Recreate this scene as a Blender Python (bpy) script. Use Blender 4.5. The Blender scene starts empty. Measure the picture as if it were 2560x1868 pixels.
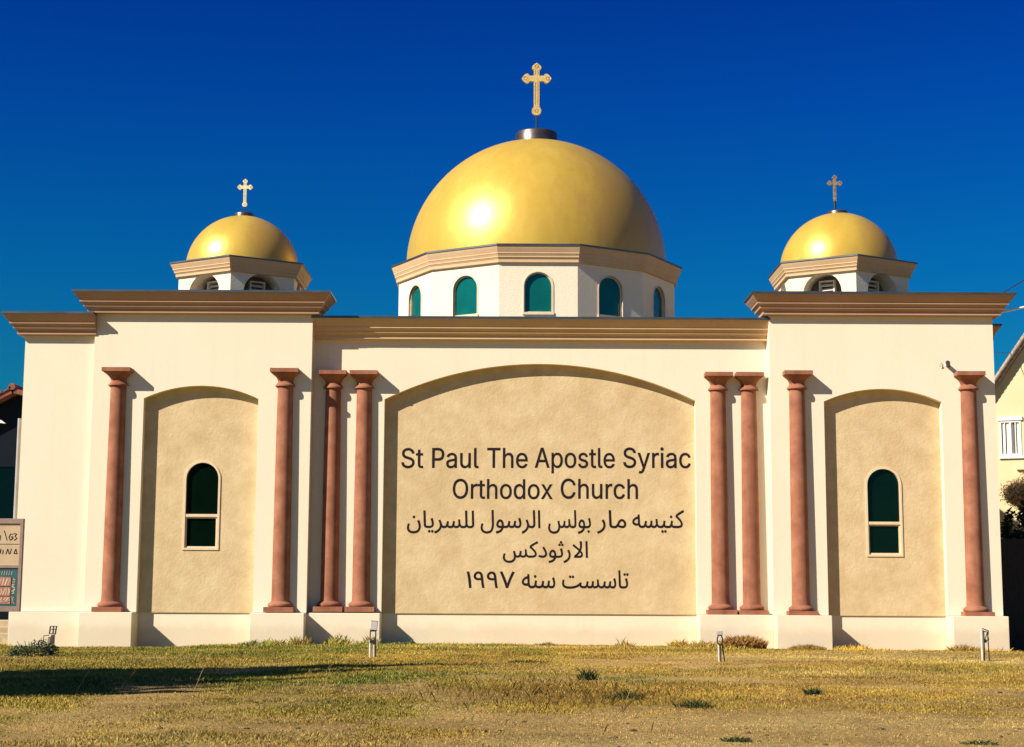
import bpy, bmesh, math, random
import numpy as np
from mathutils import Matrix, Vector
from mathutils.geometry import delaunay_2d_cdt

random.seed(7)
rng = np.random.default_rng(7)
S = bpy.context.scene
COL = S.collection
R = math.radians

# ---------------------------------------------------------------- camera
cam = bpy.data.cameras.new('camera')
cam.lens = 55.65
cam.sensor_width = 36
cam.clip_start = 0.1
cam.clip_end = 5000
cam_ob = bpy.data.objects.new('camera', cam)
COL.objects.link(cam_ob)
cam_ob.matrix_world = Matrix.Translation((0, -46, 1.45)) @ Matrix.Rotation(R(90 + 7.8), 4, 'X') @ Matrix.Rotation(R(0.27), 4, 'Z')
S.camera = cam_ob

# ---------------------------------------------------------------- light
SUN = Vector((-1.5, -1.0, 1.28)).normalized()          # towards the sun
sun_el = math.asin(SUN.z)
sun_rot = math.atan2(SUN.x, SUN.y)
world = bpy.data.worlds.new('World')
S.world = world
world.use_nodes = True
wn, wl = world.node_tree.nodes, world.node_tree.links
bg = wn['Background']
sky = wn.new('ShaderNodeTexSky')
sky.sky_type = 'NISHITA'
sky.sun_disc = False
sky.sun_elevation = sun_el
sky.sun_rotation = sun_rot
sky.air_density = 1.0
sky.dust_density = 0.3
sky.ozone_density = 3.0
tc = wn.new('ShaderNodeTexCoord')
sx = wn.new('ShaderNodeSeparateXYZ')
wl.new(tc.outputs['Generated'], sx.inputs[0])
rp = wn.new('ShaderNodeValToRGB')
SKY_STOPS = [(0.0, (0.05, 0.24, 0.20)), (0.10, (0.012, 0.215, 0.27)), (0.20, (0.003, 0.18, 0.36)), (0.30, (0.0015, 0.12, 0.40)), (0.38, (0.0015, 0.082, 0.37)), (0.55, (0.10, 0.23, 0.42)), (1.0, (0.24, 0.36, 0.50))]
cr = rp.color_ramp
cr.elements[0].position, cr.elements[0].color = SKY_STOPS[0][0], (*SKY_STOPS[0][1], 1)
cr.elements[1].position, cr.elements[1].color = SKY_STOPS[-1][0], (*SKY_STOPS[-1][1], 1)
for p, c in SKY_STOPS[1:-1]:
    e = cr.elements.new(p)
    e.color = (*c, 1)
wl.new(sx.outputs[2], rp.inputs[0])
mul = wn.new('ShaderNodeVectorMath')
mul.operation = 'MULTIPLY'
wl.new(sky.outputs[0], mul.inputs[0])
wl.new(rp.outputs[0], mul.inputs[1])
wl.new(mul.outputs[0], bg.inputs['Color'])
bg.inputs['Strength'].default_value = 0.10

sl = bpy.data.lights.new('sun', 'SUN')
sl.energy = 4.0
sl.angle = R(0.5)
sl.color = (1.0, 0.905, 0.765)
sun_ob = bpy.data.objects.new('sun', sl)
COL.objects.link(sun_ob)
sun_ob.rotation_euler = SUN.to_track_quat('Z', 'Y').to_euler()
sun_ob.location = (-40, -40, 40)

S.view_settings.view_transform = 'Standard'
S.view_settings.look = 'None'
S.view_settings.exposure = 1.0
S.view_settings.gamma = 1.0
S.cycles.max_bounces = 6
S.cycles.sample_clamp_indirect = 4

# ---------------------------------------------------------------- noise
def vnoise(x, y, s, seed=0):
    x = np.asarray(x, float) * s + seed * 17.31
    y = np.asarray(y, float) * s + seed * 9.77
    xi, yi = np.floor(x).astype(np.int64), np.floor(y).astype(np.int64)
    xf, yf = x - xi, y - yi
    u, v = xf * xf * (3 - 2 * xf), yf * yf * (3 - 2 * yf)
    def h(a, b):
        n = (a * 374761393 + b * 668265263 + seed * 1442695) & 0xffffffff
        n = ((n ^ (n >> 13)) * 1274126177) & 0xffffffff
        n = (n ^ (n >> 16)) & 0xffff
        return n / 65535.0
    a, b, c, d = h(xi, yi), h(xi + 1, yi), h(xi, yi + 1), h(xi + 1, yi + 1)
    return (a * (1 - u) + b * u) * (1 - v) + (c * (1 - u) + d * u) * v
def fbm(x, y, s, seed=0, o=4):
    t, a, n = 0, 0.5, 0
    for i in range(o):
        t = t + a * vnoise(x, y, s * 2 ** i, seed + i)
        n += a
        a *= 0.5
    return t / n
def sstep(a, b, x):
    t = np.clip((x - a) / (b - a), 0, 1)
    return t * t * (3 - 2 * t)

# ---------------------------------------------------------------- materials
MATS = {}
def new_mat(name):
    m = bpy.data.materials.new(name)
    m.use_nodes = True
    n, l = m.node_tree.nodes, m.node_tree.links
    return m, n, l, n['Principled BSDF']
def noise(n, l, scale, detail=4, rough=0.55, vec=None, stretch=None):
    t = n.new('ShaderNodeTexNoise')
    t.inputs['Scale'].default_value = scale
    t.inputs['Detail'].default_value = detail
    t.inputs['Roughness'].default_value = rough
    if vec is None:
        g = n.new('ShaderNodeTexCoord')
        vec = g.outputs['Object']
    if stretch:
        mp = n.new('ShaderNodeMapping')
        mp.inputs['Scale'].default_value = stretch
        l.new(vec, mp.inputs['Vector'])
        vec = mp.outputs[0]
    l.new(vec, t.inputs['Vector'])
    return t.outputs['Fac']
def ramp(n, l, fac, stops):
    r = n.new('ShaderNodeValToRGB')
    e = r.color_ramp.elements
    e[0].position, e[0].color = stops[0][0], (*stops[0][1], 1)
    e[1].position, e[1].color = stops[-1][0], (*stops[-1][1], 1)
    for p, c in stops[1:-1]:
        q = e.new(p)
        q.color = (*c, 1)
    l.new(fac, r.inputs[0])
    return r.outputs[0]
def mixc(n, l, fac, a, b, mode='MIX'):
    m = n.new('ShaderNodeMix')
    m.data_type = 'RGBA'
    m.blend_type = mode
    for i, v in ((0, fac), (6, a), (7, b)):
        if hasattr(v, 'links'):
            l.new(v, m.inputs[i])
        elif isinstance(v, tuple):
            m.inputs[i].default_value = (*v, 1)
        else:
            m.inputs[i].default_value = v
    return m.outputs[2]
def bump(n, l, p, h, strength, dist):
    b = n.new('ShaderNodeBump')
    b.inputs['Strength'].default_value = strength
    b.inputs['Distance'].default_value = dist
    l.new(h, b.inputs['Height'])
    l.new(b.outputs[0], p.inputs['Normal'])
def plain(name, col, rough=0.6, metal=0.0, var=0.15, scale=6.0, bmp=0.0, bscale=60, spec=0.5, stretch=None):
    if name in MATS:
        return MATS[name]
    m, n, l, p = new_mat(name)
    f = noise(n, l, scale, 5, 0.6, stretch=stretch)
    lo = tuple(c * (1 - var) for c in col)
    hi = tuple(min(1, c * (1 + var)) for c in col)
    l.new(ramp(n, l, f, [(0.3, lo), (0.7, hi)]), p.inputs['Base Color'])
    p.inputs['Roughness'].default_value = rough
    p.inputs['Metallic'].default_value = metal
    p.inputs['Specular IOR Level'].default_value = spec
    if bmp:
        bump(n, l, p, noise(n, l, bscale, 3), bmp, 0.01)
    MATS[name] = m
    return m
def stucco(name, c1, c2, grain, strength, mott=0.5, stain=0.0, streak=0.2, world=False):
    m, n, l, p = new_mat(name)
    vec = n.new('ShaderNodeNewGeometry').outputs['Position'] if world else None
    big = noise(n, l, mott, 6, 0.62, vec)
    col = ramp(n, l, big, [(0.32, c1), (0.68, c2)])
    fine = noise(n, l, 9.0, 5, 0.7, vec)
    col = mixc(n, l, ramp(n, l, fine, [(0.35, (0, 0, 0)), (0.75, (0.22, 0.22, 0.22))]), col, tuple(c * 0.86 for c in c1))
    # rain streaks running down the render
    st = noise(n, l, 3.0, 4, 0.6, vec, stretch=(1.0, 1.0, 0.06))
    col = mixc(n, l, ramp(n, l, st, [(0.52, (0, 0, 0)), (0.8, (streak,) * 3)]), col, tuple(c * 0.74 for c in c1))
    if stain:
        g = n.new('ShaderNodeTexCoord')
        s = n.new('ShaderNodeSeparateXYZ')
        l.new(g.outputs['Object'], s.inputs[0])
        add = n.new('ShaderNodeMath')
        add.operation = 'MULTIPLY_ADD'
        l.new(noise(n, l, 1.6, 5, 0.65), add.inputs[0])
        add.inputs[1].default_value = -0.5
        l.new(s.outputs[2], add.inputs[2])
        f = ramp(n, l, add.outputs[0], [(0.0, (stain,) * 3), (0.25, (0, 0, 0))])
        col = mixc(n, l, f, col, (0.34, 0.21, 0.085))
    l.new(col, p.inputs['Base Color'])
    p.inputs['Roughness'].default_value = 0.92
    p.inputs['Specular IOR Level'].default_value = 0.2
    bump(n, l, p, noise(n, l, grain, 4, 0.6), strength, 0.02)
    MATS[name] = m
    return m
M_WALL = stucco('cream_stucco', (0.79, 0.684, 0.515), (0.825, 0.724, 0.556), 34, 0.16, 0.35)
M_PLINTH = stucco('plinth_stucco', (0.78, 0.674, 0.50), (0.82, 0.717, 0.54), 30, 0.18, 0.5, stain=0.22)
M_PANEL = stucco('sand_stucco', (0.55, 0.405, 0.215), (0.68, 0.53, 0.31), 13, 0.5, 1.7)
M_DRUM = stucco('drum_stucco', (0.79, 0.684, 0.515), (0.825, 0.724, 0.556), 22, 0.45, 0.5)
M_NICHE_SHADE = stucco('niche_shade_render', (0.15, 0.12, 0.09), (0.20, 0.16, 0.12), 22, 0.3, 0.8)  # cream niche backs coloured dark to paint in the shade of the recess
M_CORN = stucco('cornice_render', (0.395, 0.24, 0.158), (0.455, 0.285, 0.19), 30, 0.1, 0.6)
M_CORN_PALE = stucco('pale_cornice_render', (0.58, 0.385, 0.215), (0.64, 0.44, 0.255), 26, 0.2, 0.8)
M_TERRA = stucco('terracotta_render', (0.24, 0.09, 0.05), (0.385, 0.168, 0.098), 45, 0.12, 2.2, streak=0.75, world=True)
M_FLASH = plain('grey_flashing', (0.10, 0.12, 0.135), 0.4, 0.7, 0.25, 1.5)
M_DARKMETAL = plain('dark_metal', (0.13, 0.11, 0.105), 0.38, 0.8, 0.35, 4)
M_GLASS = plain('dark_green_glass', (0.0012, 0.0065, 0.0035), 0.06, 0, 0.25, 1.0, spec=0.35)
M_TEAL = plain('teal_glass', (0.003, 0.10, 0.082), 0.10, 0, 0.2, 1.2, spec=0.7)
M_FRAME = plain('cream_window_frame', (0.70, 0.55, 0.36), 0.55, 0, 0.06, 5)
M_LETTER = plain('dark_lettering', (0.016, 0.010, 0.014), 0.75, 0, 0.3, 8, spec=0.15)
M_LOUVRE = plain('white_louvre', (0.78, 0.70, 0.56), 0.6, 0, 0.06, 6)
M_WHITE = plain('white_paint', (0.80, 0.78, 0.72), 0.5, 0, 0.05, 6)
M_BLACK = plain('black_plastic', (0.012, 0.012, 0.014), 0.5, 0, 0.3, 8)
M_GREYPIPE = plain('grey_pipe', (0.34, 0.31, 0.29), 0.5, 0, 0.12, 3)

def gold():
    m, n, l, p = new_mat('gold_leaf_paint')
    st = noise(n, l, 1.3, 5, 0.6, stretch=(1, 1, 0.22))
    col = ramp(n, l, st, [(0.3, (0.60, 0.385, 0.05)), (0.7, (0.68, 0.455, 0.075))])
    sp = noise(n, l, 5.0, 8, 0.75)
    col = mixc(n, l, ramp(n, l, sp, [(0.5, (0, 0, 0)), (0.8, (0.18, 0.18, 0.18))]), col, (0.42, 0.22, 0.06))
    # shaded-side browning painted into the gold, broken up like tarnish
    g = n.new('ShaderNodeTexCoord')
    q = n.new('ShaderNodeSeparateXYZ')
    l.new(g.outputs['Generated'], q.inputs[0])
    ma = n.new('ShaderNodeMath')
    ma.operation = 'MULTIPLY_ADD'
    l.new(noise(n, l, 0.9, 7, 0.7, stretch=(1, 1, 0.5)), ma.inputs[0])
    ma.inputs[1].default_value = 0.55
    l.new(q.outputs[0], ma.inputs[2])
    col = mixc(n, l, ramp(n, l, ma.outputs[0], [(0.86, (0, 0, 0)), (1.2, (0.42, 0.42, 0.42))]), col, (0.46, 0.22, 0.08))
    l.new(col, p.inputs['Base Color'])
    p.inputs['Metallic'].default_value = 0.30
    r = n.new('ShaderNodeMapRange')
    r.inputs[3].default_value = 0.30
    r.inputs[4].default_value = 0.46
    l.new(noise(n, l, 2.4, 6, 0.7, stretch=(1, 1, 0.35)), r.inputs[0])
    l.new(r.outputs[0], p.inputs['Roughness'])
    bump(n, l, p, noise(n, l, 1.1, 3, 0.5), 0.12, 0.06)
    return m
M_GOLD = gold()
def gilt(name, a, b, metal):
    m, n, l, p = new_mat(name)
    l.new(ramp(n, l, noise(n, l, 14, 6, 0.7), [(0.35, a), (0.65, b)]), p.inputs['Base Color'])
    p.inputs['Metallic'].default_value = metal
    p.inputs['Roughness'].default_value = 0.5
    bump(n, l, p, noise(n, l, 26, 4), 0.5, 0.02)
    return m
M_GILT = gilt('gilt_cross', (0.50, 0.33, 0.10), (0.78, 0.58, 0.24), 0.25)
M_GILT_PALE = gilt('pale_gilt', (0.68, 0.56, 0.28), (0.85, 0.75, 0.45), 0.1)
M_GILT_WORN = gilt('worn_gilt', (0.16, 0.11, 0.07), (0.42, 0.33, 0.22), 0.3)
M_GILT_DARK = plain('dark_engraving', (0.20, 0.11, 0.03), 0.6, 0.2, 0.3, 10)

# ---------------------------------------------------------------- mesh helpers
def tri2d(loops):
    vs, ed = [], []
    for lp in loops:
        b = len(vs)
        vs += [Vector((float(x), float(y))) for x, y in lp]
        ed += [(b + i, b + (i + 1) % len(lp)) for i in range(len(lp))]
    v2, _, f2, _, _, _ = delaunay_2d_cdt(vs, ed, [], 0, 1e-7)
    P = np.array([(v.x, v.y) for v in v2])
    T = np.array([f for f in f2 if len(f) == 3])
    C = P[T].mean(1)
    w = np.zeros(len(C), int)
    for lp in loops:
        A = np.array(lp, float)
        B = np.roll(A, -1, 0)
        for (ax, ay), (bx, by) in zip(A, B):
            cr_ = (bx - ax) * (C[:, 1] - ay) - (C[:, 0] - ax) * (by - ay)
            w += ((ay <= C[:, 1]) & (by > C[:, 1]) & (cr_ > 0)).astype(int)
            w -= ((ay > C[:, 1]) & (by <= C[:, 1]) & (cr_ < 0)).astype(int)
    return P, [tuple(t) for t in T[w != 0]]
class MB:
    def __init__(s, M=None):
        s.v, s.f, s.s, s.M = [], [], [], M
    def add(s, vs, fs, smooth=False):
        b = len(s.v)
        for v in vs:
            v = Vector(v)
            s.v.append(tuple(s.M @ v) if s.M else tuple(v))
        s.f += [tuple(i + b for i in f) for f in fs]
        s.s += [smooth] * len(fs)
        return s
    def box(s, x0, x1, y0, y1, z0, z1):
        return s.add([(x0, y0, z0), (x1, y0, z0), (x1, y1, z0), (x0, y1, z0), (x0, y0, z1), (x1, y0, z1), (x1, y1, z1), (x0, y1, z1)],
                     [(0, 3, 2, 1), (4, 5, 6, 7), (0, 1, 5, 4), (1, 2, 6, 5), (2, 3, 7, 6), (3, 0, 4, 7)])
    def extrude(s, loops, y0, y1, sides=True):
        P, T = tri2d(loops)
        s.add([(x, y0, z) for x, z in P], T)
        if sides:
            s.add([(x, y1, z) for x, z in P], [t[::-1] for t in T])
            for lp in loops:
                n = len(lp)
                s.add([(x, y0, z) for x, z in lp] + [(x, y1, z) for x, z in lp], [(i, (i + 1) % n, n + (i + 1) % n, n + i) for i in range(n)])
        return s
    def lathe(s, prof, c=(0, 0, 0), n=48, smooth=True):
        vs, fs = [], []
        for r, z in prof:
            for i in range(n):
                a = 2 * math.pi * i / n
                vs.append((c[0] + r * math.cos(a), c[1] + r * math.sin(a), c[2] + z))
        for k in range(len(prof) - 1):
            for i in range(n):
                j = (i + 1) % n
                fs.append((k * n + i, k * n + j, (k + 1) * n + j, (k + 1) * n + i))
        return s.add(vs, fs, smooth)
    def sweep(s, path, prof, closed=False):
        n, vs, fs = len(path), [], []
        P = [Vector(p) for p in path]
        def nrm(a, b):
            d = (b - a).normalized()
            return Vector((d.y, -d.x))
        for i in range(n):
            if closed or 0 < i < n - 1:
                n1, n2 = nrm(P[i - 1], P[i]), nrm(P[i], P[(i + 1) % n])
                mv = (n1 + n2) / (1 + n1.dot(n2))
            else:
                mv = nrm(P[0], P[1]) if i == 0 else nrm(P[-2], P[-1])
            for p, z in prof:
                q = P[i] + mv * p
                vs.append((q.x, q.y, z))
        k = len(prof)
        for i in range(n if closed else n - 1):
            j = (i + 1) % n
            for a in range(k):
                b = (a + 1) % k
                fs.append((i * k + a, i * k + b, j * k + b, j * k + a))
        if not closed:
            fs.append(tuple(range(k)))
            fs.append(tuple((n - 1) * k + a for a in reversed(range(k))))
        return s.add(vs, fs)
    def tube(s, pts, r, n=8):
        pts = [Vector(p) for p in pts]
        vs, fs = [], []
        for i, p in enumerate(pts):
            d = (pts[min(i + 1, len(pts) - 1)] - pts[max(i - 1, 0)]).normalized()
            u = d.orthogonal().normalized() if abs(d.z) < 0.99 else Vector((1, 0, 0))
            if abs(d.z) < 0.99:
                u = d.cross(Vector((0, 0, 1))).normalized()
            w = d.cross(u)
            rr = r[i] if isinstance(r, (list, tuple)) else r
            for k in range(n):
                a = 2 * math.pi * k / n
                vs.append(p + (u * math.cos(a) + w * math.sin(a)) * rr)
        for i in range(len(pts) - 1):
            for k in range(n):
                j = (k + 1) % n
                fs.append((i * n + k, i * n + j, (i + 1) * n + j, (i + 1) * n + k))
        b = len(vs) - n
        s.add(vs, fs, True)
        return s.add(vs[:n], [tuple(range(n))[::-1]]).add(vs[b:], [tuple(range(n))])
    def stroke(s, pts, w, y):
        """a flat painted stroke in the plane y"""
        for (ax, az), (bx, bz) in zip(pts[:-1], pts[1:]):
            d = Vector((bx - ax, bz - az))
            if d.length < 1e-6:
                continue
            t = d.normalized() * w * 0.3
            nn = Vector((-d.y, d.x)).normalized() * w * 0.5
            q = [(ax - t.x + nn.x, y, az - t.y + nn.y), (ax - t.x - nn.x, y, az - t.y - nn.y), (bx + t.x - nn.x, y, bz + t.y - nn.y), (bx + t.x + nn.x, y, bz + t.y + nn.y)]
            s.add(q, [(0, 1, 2, 3)])
            y -= 0.0006
        return s
    def build(s, name, mat, parent=None, loc=(0, 0, 0), recalc=True, bevel=0):
        me = bpy.data.meshes.new(name)
        me.from_pydata(s.v, [], s.f)
        me.polygons.foreach_set('use_smooth', s.s)
        me.materials.append(mat)
        if recalc:
            bm = bmesh.new()
            bm.from_mesh(me)
            bmesh.ops.recalc_face_normals(bm, faces=bm.faces)
            bm.to_mesh(me)
            bm.free()
        o = bpy.data.objects.new(name, me)
        COL.objects.link(o)
        o.location = loc
        if parent:
            o.parent = parent
        if bevel:
            b = o.modifiers.new('bevel', 'BEVEL')
            b.width = bevel
            b.segments = 2
            b.limit_method = 'ANGLE'
            b.angle_limit = R(40)
        return o
def tag(o, label=None, cat=None, group=None, kind=None):
    for k, v in (('label', label), ('category', cat), ('group', group), ('kind', kind)):
        if v:
            o[k] = v
    return o
def thing(name, label, cat, loc=(0, 0, 0), group=None, rz=0):
    o = bpy.data.objects.new(name, None)
    o.empty_display_size = 0.3
    COL.objects.link(o)
    o.location = loc
    o.rotation_euler = (0, 0, rz)
    return tag(o, label, cat, group)
def copy_tree(o, parent=None):
    c = o.copy()
    COL.objects.link(c)
    c.parent = parent
    for ch in o.children:
        copy_tree(ch, c)
    return c

def arch_loop(x0, x1, z0, z1, rise, n=20):
    """opening with a segmental head: springs at z1-rise, crown at z1; counter-clockwise"""
    w = (x1 - x0) / 2
    cx = (x0 + x1) / 2
    rad = (w * w + rise * rise) / (2 * rise)
    a = math.asin(min(1, w / rad))
    if rise > w:
        a = math.pi / 2
    pts = [(x0, z0), (x1, z0)]
    for i in range(n + 1):
        t = a - 2 * a * i / n
        pts.append((cx + rad * math.sin(t), z1 - rad + rad * math.cos(t)))
    return pts
def ring_in(lp, d):
    """inset a counter-clockwise loop"""
    n, out = len(lp), []
    for i in range(n):
        a, b, c = Vector(lp[i - 1]), Vector(lp[i]), Vector(lp[(i + 1) % n])
        n1, n2 = (b - a).normalized(), (c - b).normalized()
        n1, n2 = Vector((-n1.y, n1.x)), Vector((-n2.y, n2.x))
        m = (n1 + n2) / max(0.3, 1 + n1.dot(n2))
        q = b + m * d
        out.append((q.x, q.y))
    return out

# ================================================================ GROUND
def ground_z(x, y):
    x = np.asarray(x, float)
    y = np.asarray(y, float)
    near = np.interp(x, [-40, -14.5, -12.4, -10.6, -8.5, -6, 0, 5, 8, 9.3, 12, 14.2, 16, 22, 40],
                     [-.2, -.2, -.32, -.34, -.17, -.12, -.09, -.13, -.19, -.21, -.22, -.33, -.40, -.40, -.3])
    f = sstep(-7.0, -1.2, y)
    amp = sstep(-60, -30, y) * (1 - sstep(25, 60, np.abs(x)))
    return near * f + (0.07 * (fbm(x, y, 0.35, 3) - 0.5) + 0.05 * (fbm(x, y, 1.7, 5) - 0.5)) * amp
def masks(x, y):
    """how green, how bare and how dark-straw the lawn is at a place"""
    n1, n2, n3 = fbm(x, y, 0.28, 11), fbm(x, y, 0.9, 21), fbm(x, y, 2.6, 31)
    wall = sstep(-9.5, -3.5, y)
    front = 1 - sstep(-29.5, -24.5, y)
    left = 1 - sstep(-3.0, 2.5, x)
    green = np.clip(0.55 * sstep(0.50, 0.72, n2 * 0.6 + n3 * 0.4 + 0.08 * left) + 0.22 * wall * left + 0.25 * left * sstep(.42, .6, n1), 0, 1)
    bare = sstep(0.535, 0.69, n1 * 0.45 + n2 * 0.35 + n3 * 0.2 + 0.17 * front + 0.05 * (1 - left) * (1 - wall) - 0.06 * wall)
    green = green * (1 - 0.8 * bare)
    return green, bare, n3
def lawn_color(x, y):
    g, b, n3 = masks(x, y)
    straw = np.array([0.255, 0.165, 0.032])
    rust = np.array([0.205, 0.118, 0.024])
    olive = np.array([0.115, 0.105, 0.014])
    green = np.array([0.055, 0.075, 0.010])
    dirt = np.array([0.27, 0.17, 0.072])
    def patch(*ps):
        t = 0
        for cx, cy, a, b, w in ps:
            t = t + w * np.exp(-((x - cx) / a) ** 2 - ((y - cy) / b) ** 2)
        return np.clip(t * (0.35 + 1.3 * fbm(x, y, 1.3, 71)), 0, 1)
    g = np.clip(g + patch((7.5, -4.5, 3, 1.3, .8), (-8, -3, 4, 1.5, .5), (-7, -9, 3, 2, .5), (-3, -20, 4, 3, .45), (1.5, -19, 1.3, 1, .6), (2.6, -19.2, 1, .8, .5), (-1, -27, 2, 2, .3), (-5, -28, 1.5, 1.5, .35)), 0, 1)
    sand = patch((8, -9.5, 4, 1.5, .7), (10.5, -12, 2, 1.2, .8), (0, -2.6, 4, .9, .6), (1, -30.8, 2.0, .8, .6), (4, -28, 3, 1.0, .45), (-3.5, -31, 2, .8, .4), (6, -17, 2.5, .8, .5))[:, None]
    rusty = patch((6, -21, 4, 2.5, .6), (.6, -23, 1.5, 1.8, .8), (-2, -14, 3, 1.2, .5))[:, None]
    k = np.clip(fbm(x, y, 0.8, 41)[:, None] + .35 * rusty, 0, 1)
    c = straw * (1 - sstep(.4, .7, k)) + rust * sstep(.4, .7, k)
    g = g[:, None]
    c = c * (1 - np.clip(g * 1.5, 0, 1)) + olive * np.clip(g * 1.5, 0, 1)
    c = c * (1 - sstep(.55, 1, g)) + green * sstep(.55, 1, g)
    c = c * (1 - 0.75 * b[:, None]) + dirt * 0.75 * b[:, None]
    c = c * (1 - sand) + np.array([0.36, 0.255, 0.105]) * sand
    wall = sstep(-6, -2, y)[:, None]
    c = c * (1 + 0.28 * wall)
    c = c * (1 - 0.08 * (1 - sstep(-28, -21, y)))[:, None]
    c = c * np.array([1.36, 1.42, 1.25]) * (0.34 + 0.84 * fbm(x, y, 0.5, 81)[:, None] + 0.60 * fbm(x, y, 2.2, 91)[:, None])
    return c
def fast_mesh(name, V, F, k, mat, colors=None, smooth=False):
    me = bpy.data.meshes.new(name)
    me.vertices.add(len(V))
    me.vertices.foreach_set('co', np.ascontiguousarray(V, np.float32).ravel())
    me.loops.add(F.size)
    me.loops.foreach_set('vertex_index', np.ascontiguousarray(F, np.int32).ravel())
    me.polygons.add(len(F))
    me.polygons.foreach_set('loop_start', np.arange(0, F.size, k, dtype=np.int32))
    me.polygons.foreach_set('loop_total', np.full(len(F), k, np.int32))
    me.polygons.foreach_set('use_smooth', np.full(len(F), smooth))
    me.update()
    if colors is not None:
        at = me.attributes.new('tint', 'FLOAT_COLOR', 'POINT')
        at.data.foreach_set('color', np.concatenate([colors, np.ones((len(colors), 1))], 1).astype(np.float32).ravel())
    me.materials.append(mat)
    me.validate()
    o = bpy.data.objects.new(name, me)
    COL.objects.link(o)
    return o
def attr_mat(name, rough=0.9, fine=None, trans=0.0):
    m, n, l, p = new_mat(name)
    a = n.new('ShaderNodeAttribute')
    a.attribute_name = 'tint'
    col = a.outputs['Color']
    if fine:
        f = noise(n, l, fine, 7, 0.75)
        col = mixc(n, l, 1.0, col, ramp(n, l, f, [(0.3, (0.45, 0.42, 0.38)), (0.5, (0.95, 0.95, 0.95)), (0.72, (1.45, 1.4, 1.3))]), 'MULTIPLY')
        bump(n, l, p, noise(n, l, fine * 0.8, 7, 0.7), 0.8, 0.05)
    l.new(col, p.inputs['Base Color'])
    p.inputs['Roughness'].default_value = rough
    p.inputs['Specular IOR Level'].default_value = 0.15
    return m
xs = np.concatenate([-np.geomspace(2000, 26, 16), np.arange(-24, 24.01, 0.14), np.geomspace(26, 2000, 16)])
ys = np.concatenate([-np.geomspace(800, 40, 10), np.arange(-38, 5.01, 0.14), np.geomspace(6, 4000, 20)])
gx, gy = np.meshgrid(xs, ys)
px, py = gx.ravel(), gy.ravel()
GV = np.stack([px, py, ground_z(px, py)], 1)
ny_, nx_ = gx.shape
idx = np.arange(nx_ * ny_).reshape(ny_, nx_)
GF = np.stack([idx[:-1, :-1].ravel(), idx[:-1, 1:].ravel(), idx[1:, 1:].ravel(), idx[1:, :-1].ravel()], 1)
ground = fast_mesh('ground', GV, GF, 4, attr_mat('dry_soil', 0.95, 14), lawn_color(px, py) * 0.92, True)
tag(ground, kind='structure')

def blade_mesh(name, x, y, z, h, w, col, mat, lean=0.5):
    n = len(x)
    a = rng.uniform(0, 2 * np.pi, n)
    ux, uy = np.cos(a) * w * .5, np.sin(a) * w * .5
    b = rng.uniform(0, 2 * np.pi, n)
    l_ = rng.uniform(0.15, 1.0, n) * lean * h
    lx, ly = np.cos(b) * l_, np.sin(b) * l_
    z = z - 0.004
    v0 = np.stack([x - ux, y - uy, z], 1)
    v1 = np.stack([x + ux, y + uy, z], 1)
    v2 = np.stack([x + lx * .4 + ux * .7, y + ly * .4 + uy * .7, z + h * .6], 1)
    v3 = np.stack([x + lx, y + ly, z + h], 1)
    V = np.stack([v0, v1, v2, v3], 1).reshape(-1, 3)
    i = np.arange(n)[:, None] * 4
    F = i + np.array([[0, 1, 2, 3]])
    return fast_mesh(name, V, F, 4, mat, np.repeat(col, 4, 0))
M_GRASS = attr_mat('grass_blades', 0.8)
N = 480000
d = 12.5 * (52 / 12.5) ** (rng.random(N) ** 0.92)
lat = rng.uniform(-0.345, 0.345, N)
bx_, by_ = lat * d, d - 46
keep = by_ < 0.3
bx_, by_ = bx_[keep], by_[keep]
gm, bm_, n3_ = masks(bx_, by_)
keep = rng.random(len(bx_)) > 0.70 * bm_
bx_, by_, gm, bm_ = bx_[keep], by_[keep], gm[keep], bm_[keep]
nb = len(bx_)
wl_ = sstep(-6, -1.5, by_)
hh = (0.020 + 0.034 * rng.random(nb)) * (0.75 + 0.6 * gm + 0.45 * wl_) * (0.5 + fbm(bx_, by_, 3.1, 61)) * (1 - .45 * bm_)
edge = sstep(-2.2, -0.9, by_) * sstep(.5, .72, fbm(bx_, by_ * .3, 1.1, 95))
hh = hh * (1 + 2.6 * edge)
ww = (0.0045 + 0.00026 * (by_ + 46)) * rng.uniform(0.7, 1.5, nb)
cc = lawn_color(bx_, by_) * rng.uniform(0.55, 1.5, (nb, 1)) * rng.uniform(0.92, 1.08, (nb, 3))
pale = rng.random(nb) < 0.14
cc[pale] = np.array([0.46, 0.34, 0.11]) * rng.uniform(0.7, 1.1, (pale.sum(), 1))
grass = blade_mesh('grass', bx_, by_, ground_z(bx_, by_), hh, ww, cc, M_GRASS, 1.0)
tag(grass, 'short dry straw and olive grass covering the lawn before the church', 'grass', kind='stuff')

# ================================================================ CHURCH
church = thing('church', 'cream stucco church with three golden domes and terracotta columns', 'church', (0, 0, 0))
PT, WT = 0.79, 0.78            # plinth top
T_TOP, B_TOP = 10.10, 9.45     # cornice tops
YC = 0.55                      # centre wall face

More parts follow.
